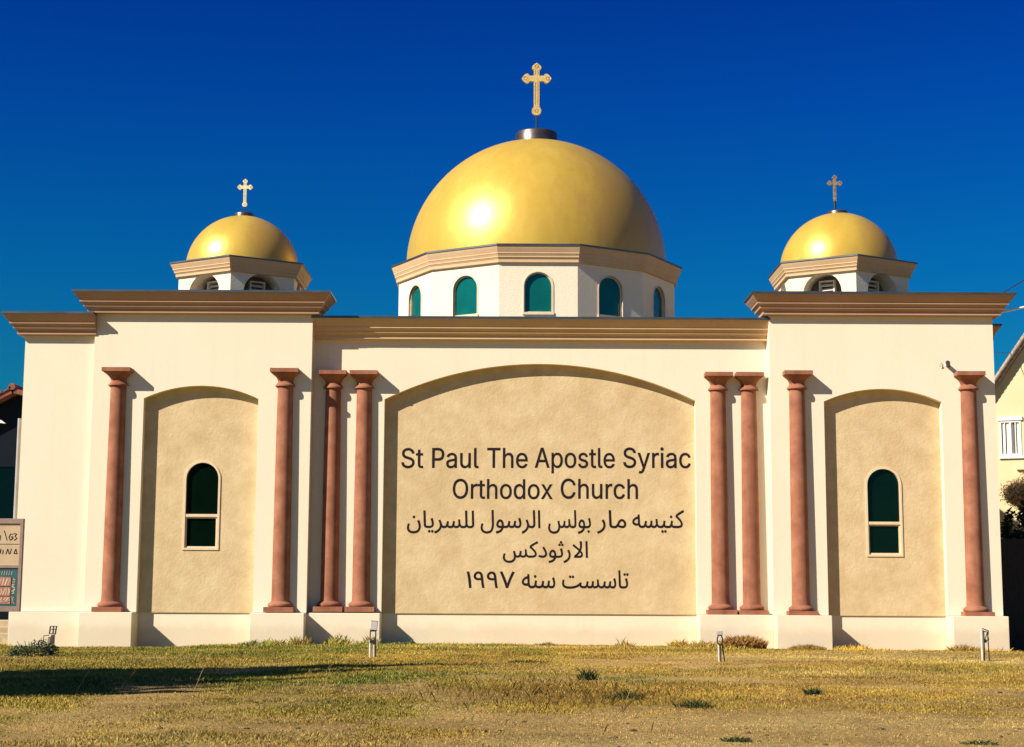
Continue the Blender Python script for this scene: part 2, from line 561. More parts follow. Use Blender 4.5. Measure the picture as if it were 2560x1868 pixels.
def cornice_prof(top, h=0.64, p=0.55):
    k, q = h / 0.64, p / 0.55
    pr = [(-0.05, -.068), (.55, -.068), (.55, -.075), (.50, -.15), (.40, -.272), (.385, -.285), (.385, -.332), (.36, -.34), (.295, -.415), (.295, -.458), (.27, -.466), (.195, -.53), (.195, -.625), (.17, -.64), (-0.05, -.64)]
    return [(a * q, top + b * k) for a, b in pr]
def cornice(path, top, mat, h=0.64, p=0.55, closed=False, inner=0.35):
    c = MB().sweep(path, cornice_prof(top, h, p), closed).build('cornice', mat, church)
    k = 0.072 * h / 0.64
    MB().sweep(path, [(-inner, top - k + .003), (p + .022, top - k + .003), (p + .022, top - .012), (p + .008, top), (-inner, top)], closed).build('coping', M_FLASH, c)
    return c

# --- towers
def tower(x0, x1, a0, a1, spring_rise, crown, wx, wz0, wz1, div, dz):
    U = [(x0, PT), (a0, PT)]
    op = arch_loop(a0, a1, PT, crown, spring_rise)
    head = op[2:][::-1]
    U += head + [(a1, PT), (x1, PT), (x1, T_TOP - .3), (x0, T_TOP - .3)]
    w = MB()
    w.extrude([U], 0, 0.5)
    w.box(x0, x1, 0.5, 6.6, -0.6, B_TOP - .3)
    w.build('tower_wall', M_WALL, church)
    pl = MB()
    pl.box(x0, a0, -0.5, 0.5, -0.8, WT)
    pl.box(a1, x1, -0.5, 0.5, -0.8, WT)
    pl.box(a0, a1, 0.30, 0.5, -0.8, WT)
    pl.build('plinth', M_PLINTH, church, bevel=0.012)
    wl0 = arch_loop(wx - .53, wx + .53, wz0, wz1, .53)
    pa = MB()
    pa.extrude([ring_in(op, -.02), wl0[::-1]], 0.26, 0.40)
    pa.build('wall_panel', M_PANEL, church)
    # window
    inner = ring_in(wl0, 0.06)
    fr = MB()
    fr.extrude([wl0, inner[::-1]], 0.232, 0.38)
    fr.box(wx - .47, wx + .47, 0.245, 0.38, div - .04, div + .04)
    fo = fr.build('window', M_FRAME, church)
    MB().extrude([ring_in(wl0, 0.05)], 0.335, 0.35).build('pane', M_GLASS, fo)
    sa = MB()
    l1 = [(wx - .47, wz0 + .06), (wx + .47, wz0 + .06), (wx + .47, div - .04), (wx - .47, div - .04)]
    sa.extrude([l1, ring_in(l1, .045)[::-1]], 0.285, 0.334)
    sa.build('sash', M_FRAME, fo)
    cornice([(x0, .48), (x0, 0), (x1, 0), (x1, .48)], T_TOP + dz, M_CORN, closed=True, inner=.2)
    MB().box(x0 + .05, x1 - .05, .05, .45, T_TOP - .3, T_TOP - .1).box(x0 + .05, x1 - .05, .66, 6.55, B_TOP - .3, B_TOP - .2).build('flat_roof', M_FLASH, church)
tower(-12.28, -5.88, -10.77, -7.42, .38, 7.35, -9.03, 2.57, 5.17, 3.57, 0.0)
tower(7.56, 14.15, 9.13, 12.57, .38, 7.35, 10.86, 2.47, 5.08, 3.44, 0.04)

# --- centre wall, nave body, wings
op = arch_loop(-3.77, 5.43, PT, 8.12, 1.08, 36)
U = [(-5.88, PT), (-3.77, PT)] + op[2:][::-1] + [(5.43, PT), (7.56, PT), (7.56, B_TOP - .3), (-5.88, B_TOP - .3)]
cw = MB()
cw.extrude([U], YC, YC + .5)
cw.box(-5.88, 7.56, YC + .5, 16, -0.6, B_TOP - .3)
cw.build('front_wall', M_WALL, church)
panel = MB().extrude([ring_in(op, -.02)], YC + .26, YC + .40).build('wall_panel', M_PANEL, church)
pl = MB()
pl.box(-5.88, -3.77, YC - .5, YC + .5, -0.8, WT)
pl.box(5.43, 7.56, YC - .5, YC + .5, -0.8, WT)
pl.box(-3.77, 5.43, YC + .30, YC + .5, -0.8, WT)
pl.build('plinth', M_PLINTH, church, bevel=0.012)
cornice([(-5.92, YC), (7.60, YC)], B_TOP, M_CORN_PALE)
MB().box(-5.88, 7.56, YC + .05, 16, B_TOP - .3, B_TOP - .15).build('flat_roof', M_FLASH, church)

wg = MB()
wg.box(-14.36, -12.28, 0.15, 10, WT + .01, B_TOP - .3)
wg.build('wing_wall', M_WALL, church)
MB().box(-14.42, -12.28, 0.03, 10.05, -0.6, WT).build('plinth', M_PLINTH, church, bevel=0.012)
cornice([(-14.36, 10), (-14.36, .15), (-12.23, .15)], B_TOP + .02, M_CORN)
MB().box(-14.3, -12.28, 0.2, 10, B_TOP - .3, B_TOP - .15).build('flat_roof', M_FLASH, church)
MB().box(-12.28, -5.88, 6.6, 14, -0.6, B_TOP - .3).build('wing_wall', M_WALL, church)
MB().box(12.4, 14.22, 1.5, 6.9, -0.6, B_TOP - .3).build('wing_wall', M_WALL, church)
cornice([(14.10, 1.5), (14.22, 1.5), (14.22, 6.9), (12.0, 6.9)], B_TOP + .02, M_CORN, p=0.5)
MB().box(7.56, 12.4, 6.6, 14, -0.6, B_TOP - .3).build('wing_wall', M_WALL, church)

# --- columns
def superloop(h, sq, n=40):
    out = []
    for i in range(n):
        a = 2 * math.pi * (i + .5) / n
        c, s_ = math.cos(a), math.sin(a)
        k = 1 / max(abs(c), abs(s_))
        r = h * (1 + sq * (k - 1))
        out.append((r * c, r * s_))
    return out
def make_column():
    top = 7.05
    prof = [(.275, .26), (.262, .30), (.258, .5)]
    for i in range(1, 13):
        t = i / 12
        prof.append((.258 - .033 * t - .004 * math.sin(t * 3.14) * -1, .5 + (top - .51 - .5) * t))
    sh = MB().lathe(prof, n=40).build('column', M_TERRA, church)
    ca = MB()
    ca.box(-.41, .41, -.41, .41, top - .115, top)
    rings = [(.385, 1, .115), (.375, 1, .135), (.33, .95, .17), (.285, .8, .215), (.25, .5, .27), (.225, .1, .325), (.215, 0, .36)]
    vs, fs = [], []
    n = 40
    for h, sq, z in rings:
        vs += [(x, y, top - z) for x, y in superloop(h, sq, n)]
    for k in range(len(rings) - 1):
        for i in range(n):
            j = (i + 1) % n
            fs.append((k * n + i, k * n + j, (k + 1) * n + j, (k + 1) * n + i))
    ca.add(vs, fs, True)
    ca.lathe([(.215, top - .355), (.235, top - .40), (.27, top - .45), (.292, top - .468)], n=40)
    ca.lathe([(.292, top - .468), (.292, top - .505), (.222, top - .512)], n=40, smooth=False)
    ca.build('capital', M_TERRA, sh)
    ba = MB()
    ba.box(-.425, .425, -.425, .425, 0, .145)
    ba.lathe([(.33, .145), (.352, .165), (.362, .20), (.355, .235), (.325, .262), (.30, .268), (.285, .29), (.262, .31)], n=40)
    ba.build('base', M_TERRA, sh)
    return sh
col0 = make_column()
first = True
for x, y, z in ((-11.52, -.01, .785), (-6.63, -.01, .80), (-5.29, .54, .815), (-4.37, .54, .815), (6.10, .54, .775), (7.01, .54, .765), (8.34, -.01, .755), (13.36, -.01, .755)):
    c = col0 if first else copy_tree(col0, church)
    first = False
    c.location = (x, y, z + 0.0)
    c.scale = (1, 1, (7.83 + (.02 if abs(y) > .3 else 0) - z) / 7.05)

# --- domes, drums, crosses
def dome(c, zc, r, z0, capr, capz0, capz1, capmat):
    prof = [(r, z0), (r, zc)]
    n = 40
    tmin = math.acos(min(1, capr * 0.9 / r))
    for i in range(1, n + 1):
        t = tmin * i / n
        prof.append((r * math.cos(t), zc + r * math.sin(t)))
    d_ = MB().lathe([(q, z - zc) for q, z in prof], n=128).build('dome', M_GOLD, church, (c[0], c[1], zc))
    MB().lathe([(capr * 1.02, capz0 - zc), (capr, capz1 - .03 - zc), (capr * .97, capz1 - zc), (0.01, capz1 + .02 - zc)], n=48).build('dome_cap', capmat, d_)
    return d_
def lobe(x, z, ang, L, Wd, n=7):
    """pointed bud at the end of a cross arm: starts at (x,z) and points along ang"""
    half = [(0, .30), (.10, .44), (.28, .5), (.48, .46), (.68, .33), (.86, .15), (1.0, 0.0)]
    pts = [(a * L, b * Wd) for a, b in half] + [(a * L, -b * Wd) for a, b in half[-2::-1]]
    ca_, sa_ = math.cos(ang), math.sin(ang)
    out = [(x + u * ca_ - v * sa_, z + u * sa_ + v * ca_) for u, v in pts]
    return out[::-1]
def roundlobe(x, z, r, n=20):
    return [(x + r * math.cos(2 * math.pi * i / n), z + r * math.sin(2 * math.pi * i / n)) for i in range(n)]
def make_cross(c, z0, ztop, mat, pole_z, poler, bottom=True, label=None):
    H = ztop - z0
    k = H / 1.9
    x, y = c[0], c[1]
    hw = .10 * k
    za = z0 + H * .70
    arm = .525 * k
    L = [[(x - hw, z0 + .1 * k), (x + hw, z0 + .1 * k), (x + hw, ztop - .15 * k), (x - hw, ztop - .15 * k)],
         [(x - arm + .2 * k, za - hw), (x + arm - .2 * k, za - hw), (x + arm - .2 * k, za + hw), (x - arm + .2 * k, za + hw)],
         lobe(x, ztop - .25 * k, math.pi / 2, .25 * k, .33 * k), lobe(x - arm + .27 * k, za, math.pi, .27 * k, .35 * k), lobe(x + arm - .27 * k, za, 0, .27 * k, .35 * k)]
    L = [l if sum(a[0] * b[1] - b[0] * a[1] for a, b in zip(l, l[1:] + l[:1])) > 0 else l[::-1] for l in L]
    if bottom:
        L.append(roundlobe(x, z0 + .15 * k, .165 * k))
    cr_ = MB().extrude(L, y - .06 * k, y + .06 * k).build('cross', mat, church)
    if label:
        cr_['label'] = label
    MB().tube([(x, y, pole_z), (x, y, z0 + .12 * k)], poler, 10).build('pole', M_BLACK, cr_)
    en = MB()
    yy = y - .06 * k - .006
    for lx, lz in ((x, ztop - .13 * k), (x - arm + .13 * k, za), (x + arm - .13 * k, za), (x, z0 + .15 * k)):
        if lz == z0 + .15 * k and not bottom:
            continue
        for j in range(5):
            a = j * 2.4 + lx * 3
            r0 = .06 * k
            p = (lx + r0 * math.cos(a), lz + r0 * math.sin(a))
            q = (p[0] + .05 * k * math.cos(a + 1.9), p[1] + .05 * k * math.sin(a + 1.9))
            en.stroke([p, q], .018 * k, yy)
    for sx_ in (-.045, .045):
        en.stroke([(x + sx_ * k, z0 + .36 * k), (x + sx_ * k, za - .14 * k)], .012 * k, yy)
        en.stroke([(x + sx_ * k, za + .14 * k), (x + sx_ * k, ztop - .27 * k)], .012 * k, yy)
    en.build('engraving', M_GILT_DARK, cr_)
    return cr_

def facet_M(cx, cy, phi, dist):
    """local x along the wall, y into the building, z up; front face at y=0"""
    return Matrix.Translation((cx, cy, 0)) @ Matrix.Rotation(phi, 4, 'Z') @ Matrix.Translation((0, -dist, 0))
# main drum: twelve sides
DC, DR = (0.82, 8.0), 4.83
ap = DR * math.cos(R(15))
hw = DR * math.sin(R(15))
dw = MB()
for k in range(12):
    dw.M = facet_M(*DC, R(30 * k), ap)
    loops = [[(-hw, 9.0), (hw, 9.0), (hw, 11.9), (-hw, 11.9)]]
    if k in (9, 10, 11, 0, 1, 2, 3):
        al = arch_loop(-.45, .45, 10.17, 11.46, .45)
        loops.append(al[::-1])
    dw.extrude(loops, 0, 0.2)
dw.build('drum_wall', M_DRUM, church)
for k in (9, 10, 11, 0, 1, 2, 3):
    Mx = facet_M(*DC, R(30 * k), ap)
    al = arch_loop(-.45, .45, 10.17, 11.46, .45)
    f = MB(Mx)
    f.extrude([ring_in(al, -.035), ring_in(al, .0)[::-1]], -.02, .06)
    f.extrude([ring_in(al, .0), ring_in(al, .032)[::-1]], .06, .14)
    f.box(-.50, .50, -.045, .14, 10.09, 10.165)
    fo = f.build('window', M_FRAME, church)
    MB(Mx).extrude([ring_in(al, .02)], .10, .12).build('pane', M_TEAL, fo)
ring = [(DC[0] + DR * math.sin(R(30 * k + 15)), DC[1] - DR * math.cos(R(30 * k + 15))) for k in range(12)]
cornice(ring, 12.33, M_CORN_PALE, h=.58, p=.25, closed=True, inner=.4)
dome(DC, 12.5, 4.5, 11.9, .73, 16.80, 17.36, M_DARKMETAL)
make_cross(DC, 18.03, 19.93, M_GILT, 17.3, .028)

def small_drum(cx, cy, dr, zb):
    ap_, hw_ = dr * math.cos(R(30)), dr * math.sin(R(30))
    zc = zb + 1.10
    w = MB()
    for k in range(6):
        w.M = facet_M(cx, cy, R(60 * k + 30), ap_)
        loops = [[(-hw_, zb - 1.2), (hw_, zb - 1.2), (hw_, zc + .2), (-hw_, zc + .2)]]
        if k in (0, 1, 4, 5):
            loops.append(arch_loop(-.61, .61, zb - 1.1, zc - .01, .61)[::-1])
        w.extrude(loops, 0, .60)
    w.build('drum_wall', M_DRUM, church)
    for k in (0, 1, 4, 5):
        Mx = facet_M(cx, cy, R(60 * k + 30), ap_)
        v = MB(Mx)
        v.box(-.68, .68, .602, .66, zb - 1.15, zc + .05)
        vo = v.build('niche_back', M_NICHE_SHADE, church)
        lv = MB(Mx)
        zt = zb + .93
        l1 = [(-.25, zb - .25), (.25, zb - .25), (.25, zt), (-.25, zt)]
        lv.extrude([l1, ring_in(l1, .045)[::-1]], .42, .601)
        for j in range(8):
            z = zb - .18 + j * .133
            lv.add([(-.208, .435, z), (.208, .435, z), (.208, .52, z + .085), (-.208, .52, z + .085), (-.208, .445, z - .012), (.208, .445, z - .012), (.208, .53, z + .073), (-.208, .53, z + .073)],
                   [(0, 1, 2, 3), (4, 7, 6, 5), (0, 4, 5, 1), (2, 6, 7, 3)])
        lv.build('louvre', M_LOUVRE, vo)
        MB(Mx).box(-.206, .206, .575, .598, zb - .2, zt - .045).build('louvre_backing', M_BLACK, vo)
    rg = [(cx + dr * math.sin(R(60 * k)), cy - dr * math.cos(R(60 * k))) for k in range(6)]
    cornice(rg, zc + .42, M_CORN_PALE, h=.46, p=.25, closed=True, inner=.3)
small_drum(-8.56, 3.3, 2.07, 9.95)
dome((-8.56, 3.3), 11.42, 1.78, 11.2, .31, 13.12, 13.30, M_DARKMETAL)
make_cross((-8.55, 3.3), 13.53, 14.44, M_GILT_PALE, 13.2, .022, label='pale cream gilded cross')
small_drum(10.42, 3.3, 2.14, 10.05)
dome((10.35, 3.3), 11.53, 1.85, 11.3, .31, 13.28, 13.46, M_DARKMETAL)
make_cross((10.28, 3.3), 13.75, 14.66, M_GILT_WORN, 13.3, .035, bottom=False, label='weathered grey brown cross')

LETTERING = [
 [
  (-3.299,5.03,0.001029,0.001133,'224,-9 188,-7 156,-1 128,9 102,23 81,40 64,60 51,83 42,109 38,137 104,137 108,118 114,102 123,88 136,76 150,66 166,59 185,53 204,50 224,49 246,50 267,54 286,60 303,69 317,79 329,92 338,106 344,122 346,139 344,154 340,168 332,179 322,189 310,197 296,205 280,211 263,217 245,222 184,239 145,253 112,269 86,289 67,313 56,341 52,372 54,400 62,425 75,448 92,468 113,484 138,498 165,508 195,514 227,516 259,514 289,508 316,498 340,484 360,468 377,449 390,427 398,403 401,378 337,378 332,402 320,421 302,437 280,449 254,456 225,459 204,457 185,454 167,448 152,440 139,430 129,418 121,405 117,391 115,376 117,359 122,345 131,334 142,324 155,315 169,308 184,302 198,297 212,293 264,279 279,275 295,270 312,264 328,256 344,248 359,238 372,226 384,213 395,198 402,180 407,161 408,139 406,112 399,87 386,64 370,43 349,25 323,11 294,0 261,-7|650,379 650,327 453,327 453,379|511,471 573,471 573,98 574,83 577,70 583,61 591,55 602,51 617,50 621,50 626,50 632,51 638,52 643,53 648,54 660,2 653,0 646,-2 638,-3 631,-3 623,-4 615,-4 585,-1 559,7 539,21 524,41 514,64 511,93'),
  (-2.41,5.035,0.001004,0.001149,'60,0 60,509 235,509 272,506 305,499 332,487 356,471 375,452 390,430 400,404 407,377 409,348 407,318 400,291 390,265 375,243 356,223 332,207 305,195 272,188 235,186 109,186 109,242 233,242 257,244 279,248 297,256 312,266 324,279 333,294 339,310 343,328 344,348 343,367 339,385 333,402 324,416 312,428 297,439 279,446 257,451 232,452 125,452 125,0|604,-9 581,-7 559,-3 539,5 521,15 505,29 492,45 483,63 477,84 475,108 476,128 481,146 488,161 497,174 509,184 522,193 537,200 553,206 570,211 587,214 605,217 623,220 644,223 663,225 678,227 691,229 702,231 710,235 715,240 719,246 720,255 720,257 719,272 716,285 711,297 704,307 695,315 684,322 671,327 657,330 640,331 623,330 608,327 594,322 582,316 571,309 562,301 555,292 549,283 545,274 485,291 496,313 508,331 523,346 540,358 558,368 578,375 598,380 618,383 638,384 653,384 668,382 684,379 700,375 715,369 730,360 744,350 756,336 767,320 775,301 780,278 781,251 781,0 721,0 721,52 717,52 712,43 705,34 696,25 686,16 674,8 660,1 644,-4 625,-7|615,45 636,47 656,51 672,59 687,68 699,80 708,93 715,108 719,122 720,138 720,190 717,187 711,184 704,182 695,180 686,178 676,176 665,174 655,173 645,171 620,168 606,166 592,163 579,159 567,153 557,147 548,139 542,130 538,118 536,105 537,93 541,82 546,72 554,64 563,57 574,52 587,48 600,46|1016,-5 992,-3 969,2 949,11 931,23 915,39 903,59 894,82 888,109 886,139 886,379 947,379 947,144 950,117 958,94 971,75 988,61 1009,53 1034,50 1051,51 1068,55 1083,62 1096,71 1108,83 1117,97 1124,113 1128,132 1130,153 1130,379 1191,379 1191,0 1132,0 1132,92 1141,92 1128,60 1111,35 1091,17 1068,5 1043,-3|1383,-2 1356,0 1334,8 1318,20 1306,37 1299,59 1296,84 1296,509 1357,509 1357,99 1358,83 1360,71 1364,62 1370,57 1378,53 1390,52 1396,52 1400,52 1404,53 1407,53 1410,54 1413,54 1424,3 1419,1 1412,0 1405,-1 1398,-2 1391,-2'),
  (-0.752,5.045,0.000993,0.001149,'32,452 32,509 417,509 417,452 257,452 257,0 193,0 193,452|562,227 562,0 501,0 501,509 562,509 562,287 551,287 564,319 581,344 601,362 623,374 649,382 676,384 701,383 723,377 744,369 762,356 777,340 789,321 798,298 804,271 806,240 806,0 745,0 745,235 742,263 734,286 722,304 704,318 683,326 659,329 641,328 625,324 609,317 596,308 584,297 575,283 568,266 564,248|1071,-8 1036,-5 1004,3 976,16 951,35 931,58 914,85 902,116 895,150 893,187 895,224 902,258 914,290 930,317 950,340 974,359 1001,373 1031,382 1064,384 1084,383 1105,380 1124,374 1144,366 1161,355 1178,341 1193,324 1205,305 1216,282 1224,256 1228,227 1230,194 1230,169 933,169 933,221 1197,221 1168,202 1167,226 1163,248 1156,269 1147,286 1135,301 1121,314 1105,323 1085,328 1064,330 1042,328 1022,323 1005,313 990,301 977,286 968,270 960,251 956,231 955,211 955,178 956,151 961,127 969,106 980,88 994,73 1010,61 1028,53 1049,48 1071,46 1086,47 1100,49 1112,53 1124,58 1135,65 1144,73 1152,82 1159,93 1164,105 1224,91 1217,72 1207,55 1194,39 1178,26 1161,14 1141,4 1119,-3 1096,-7'),
  (0.675,5.055,0.000961,0.001149,'16,0 201,509 276,509 463,0 395,0 287,302 280,323 272,346 264,372 255,402 244,438 232,478 245,478 233,437 222,402 213,371 191,302 85,0|110,142 110,199 370,199 370,142|532,-143 532,379 592,379 592,319 598,319 603,327 609,336 617,346 626,355 638,364 651,373 667,379 686,383 709,384 739,382 767,374 793,361 815,342 834,320 849,293 861,261 868,227 870,189 868,151 861,116 850,84 834,57 815,34 793,16 767,3 740,-6 709,-8 687,-7 668,-3 652,4 639,12 627,21 618,31 610,41 603,50 598,59 593,59 593,-143|700,47 722,49 742,55 759,66 774,80 786,97 795,117 802,139 806,163 808,189 806,215 802,239 796,261 786,281 774,298 759,311 742,322 722,328 700,330 678,328 658,322 641,312 626,299 614,282 605,263 598,241 594,216 592,189 594,162 598,138 605,115 614,95 627,78 641,65 659,55 678,49|1111,-8 1078,-5 1048,3 1021,16 997,35 977,58 960,85 948,116 941,150 938,187 941,225 948,260 960,291 977,318 997,341 1021,360 1048,374 1078,382 1111,384 1145,382 1175,374 1203,360 1227,341 1247,318 1263,291 1275,260 1283,225 1285,187 1283,150 1275,116 1263,85 1247,58 1227,35 1203,16 1175,3 1145,-5|1111,46 1135,49 1156,55 1174,66 1189,80 1202,97 1211,117 1218,139 1222,163 1223,187 1222,212 1218,236 1211,258 1202,278 1189,296 1174,310 1156,321 1135,328 1111,330 1088,328 1067,321 1049,310 1034,296 1022,278 1012,258 1006,236 1002,212 1000,187 1002,163 1006,139 1012,117 1022,97 1034,80 1049,66 1067,55 1088,49|1501,-8 1476,-7 1453,-3 1431,3 1412,12 1395,24 1381,38 1369,54 1361,73 1355,94 1413,107 1420,87 1430,72 1443,60 1460,52 1479,47 1501,45 1525,47 1546,53 1564,62 1577,74 1585,88 1587,103 1586,115 1581,126 1573,136 1562,144 1548,150 1531,155 1468,170 1437,180 1411,192 1391,208 1377,227 1369,249 1366,274 1368,295 1374,314 1384,332 1398,347 1415,360 1434,370 1456,378 1480,383 1506,384 1531,383 1553,379 1573,372 1590,363 1605,352 1618,339 1629,324 1637,308 1643,290 1587,277 1581,291 1573,304 1562,316 1547,325 1529,331 1507,333 1485,331 1466,326 1450,317 1438,305 1430,292 1428,277 1429,264 1435,253 1443,243 1455,235 1471,229 1491,223 1549,209 1580,200 1606,187 1625,171 1639,153 1648,131 1650,107 1648,85 1642,65 1632,47 1617,31 1600,18 1579,6 1555,-2 1529,-7|1888,379 1888,327 1691,327 1691,379|1749,471 1810,471 1810,98 1811,83 1815,70 1820,61 1829,55 1840,51 1855,50 1859,50 1864,50 1869,51 1875,52 1881,53 1886,54 1897,2 1891,0 1884,-2 1876,-3 1868,-3 1860,-4 1853,-4 1822,-1 1797,7 1776,21 1761,41 1752,64 1749,93|2051,-2 2024,0 2002,8 1985,20 1974,37 1967,59 1964,84 1964,509 2025,509 2025,99 2026,83 2028,71 2032,62 2038,57 2046,53 2058,52 2063,52 2068,52 2072,53 2075,53 2078,54 2081,54 2092,3 2087,1 2080,0 2073,-1 2066,-2 2058,-2|2313,-8 2278,-5 2246,3 2218,16 2193,35 2173,58 2156,85 2144,116 2137,150 2135,187 2137,224 2144,258 2156,290 2172,317 2192,340 2216,359 2243,373 2273,382 2306,384 2326,383 2347,380 2367,374 2386,366 2403,355 2420,341 2435,324 2447,305 2458,282 2466,256 2470,227 2472,194 2472,169 2175,169 2175,221 2439,221 2410,202 2409,226 2405,248 2398,269 2389,286 2377,301 2363,314 2347,323 2327,328 2306,330 2284,328 2264,323 2247,313 2232,301 2220,286 2210,270 2202,251 2198,231 2197,211 2197,178 2198,151 2203,127 2211,106 2222,88 2236,73 2252,61 2270,53 2291,48 2313,46 2328,47 2342,49 2354,53 2366,58 2377,65 2386,73 2394,82 2401,93 2406,105 2466,91 2459,72 2449,55 2436,39 2420,26 2403,14 2383,4 2362,-3 2338,-7'),
  (3.272,5.065,0.001007,0.001153,'224,-9 188,-7 156,-1 128,9 102,23 81,40 64,60 51,83 42,109 38,137 104,137 108,118 114,102 123,88 136,76 150,66 166,59 185,53 204,50 224,49 246,50 267,54 286,60 303,69 317,79 329,92 338,106 344,122 346,139 344,154 340,168 332,179 322,189 310,197 296,205 280,211 263,217 245,222 184,239 145,253 112,269 86,289 67,313 56,341 52,372 54,400 62,425 75,448 92,468 113,484 138,498 165,508 195,514 227,516 259,514 289,508 316,498 340,484 360,468 377,449 390,427 398,403 401,378 337,378 332,402 320,421 302,437 280,449 254,456 225,459 204,457 185,454 167,448 152,440 139,430 129,418 121,405 117,391 115,376 117,359 122,345 131,334 142,324 155,315 169,308 184,302 198,297 212,293 264,279 279,275 295,270 312,264 328,256 344,248 359,238 372,226 384,213 395,198 402,180 407,161 408,139 406,112 399,87 386,64 370,43 349,25 323,11 294,0 261,-7|494,-139 508,-86 518,-87 529,-89 540,-90 550,-89 560,-86 569,-81 577,-74 584,-64 591,-51 597,-36 609,-1 464,379 531,379 612,155 620,132 627,109 633,87 639,64 646,42 652,21 630,21 637,42 643,64 649,87 656,110 663,132 671,155 752,379 818,379 651,-58 643,-77 633,-93 623,-107 612,-119 599,-128 586,-136 571,-141 555,-144 538,-145 528,-145 519,-144 511,-143 504,-142 498,-140|888,0 888,379 947,379 947,321 951,321 960,339 972,354 988,367 1007,377 1027,383 1049,385 1054,385 1059,385 1065,384 1071,384 1075,384 1079,384 1079,322 1076,323 1072,324 1066,324 1058,325 1051,326 1043,326 1026,324 1010,321 995,315 982,306 971,296 962,284 955,269 951,254 949,237 949,0|1147,0 1147,379 1209,379 1209,0|1179,443 1168,444 1158,448 1149,455 1142,463 1138,472 1136,483 1138,494 1142,504 1149,512 1158,518 1168,522 1179,524 1190,522 1200,518 1209,512 1216,504 1220,494 1221,483 1220,472 1216,463 1209,455 1200,448 1190,444|1421,-9 1398,-7 1376,-3 1356,5 1338,15 1322,29 1309,45 1300,63 1294,84 1292,108 1293,128 1298,146 1305,161 1314,174 1326,184 1339,193 1354,200 1370,206 1387,211 1404,214 1422,217 1440,220 1461,223 1480,225 1495,227 1508,229 1519,231 1527,235 1532,240 1536,246 1537,255 1537,257 1536,272 1533,285 1528,297 1521,307 1512,315 1501,322 1488,327 1474,330 1457,331 1440,330 1425,327 1411,322 1399,316 1388,309 1379,301 1372,292 1366,283 1362,274 1302,291 1313,313 1325,331 1340,346 1357,358 1375,368 1395,375 1415,380 1435,383 1455,384 1470,384 1485,382 1501,379 1517,375 1532,369 1547,360 1561,350 1573,336 1584,320 1592,301 1597,278 1598,251 1598,0 1538,0 1538,52 1534,52 1529,43 1522,34 1513,25 1503,16 1491,8 1477,1 1461,-4 1442,-7|1432,45 1453,47 1473,51 1489,59 1504,68 1516,80 1525,93 1532,108 1536,122 1537,138 1537,190 1534,187 1528,184 1521,182 1512,180 1503,178 1493,176 1482,174 1472,173 1462,171 1437,168 1423,166 1409,163 1396,159 1384,153 1374,147 1365,139 1359,130 1355,118 1353,105 1354,93 1358,82 1363,72 1371,64 1380,57 1391,52 1404,48 1417,46|1858,-8 1825,-5 1795,3 1767,16 1743,35 1723,58 1707,85 1695,116 1687,150 1685,187 1687,225 1695,260 1707,291 1723,318 1743,341 1767,360 1795,374 1825,382 1858,384 1876,384 1894,381 1911,377 1927,371 1942,364 1956,356 1969,346 1980,335 1991,322 1999,308 2007,293 2012,277 1954,262 1950,272 1946,281 1941,289 1935,297 1928,304 1921,311 1912,316 1903,321 1893,325 1882,328 1870,329 1858,330 1834,328 1814,321 1796,310 1781,296 1769,278 1759,258 1752,236 1748,212 1747,187 1748,163 1752,139 1759,117 1769,97 1781,80 1796,66 1814,55 1834,49 1858,46 1871,47 1882,49 1893,52 1903,55 1913,60 1921,66 1929,73 1936,80 1942,89 1947,98 1952,107 1955,117 2014,102 2008,86 2001,70 1992,56 1982,43 1970,32 1957,21 1943,12 1928,5 1911,-1 1894,-5 1877,-7'),
 ],
 [
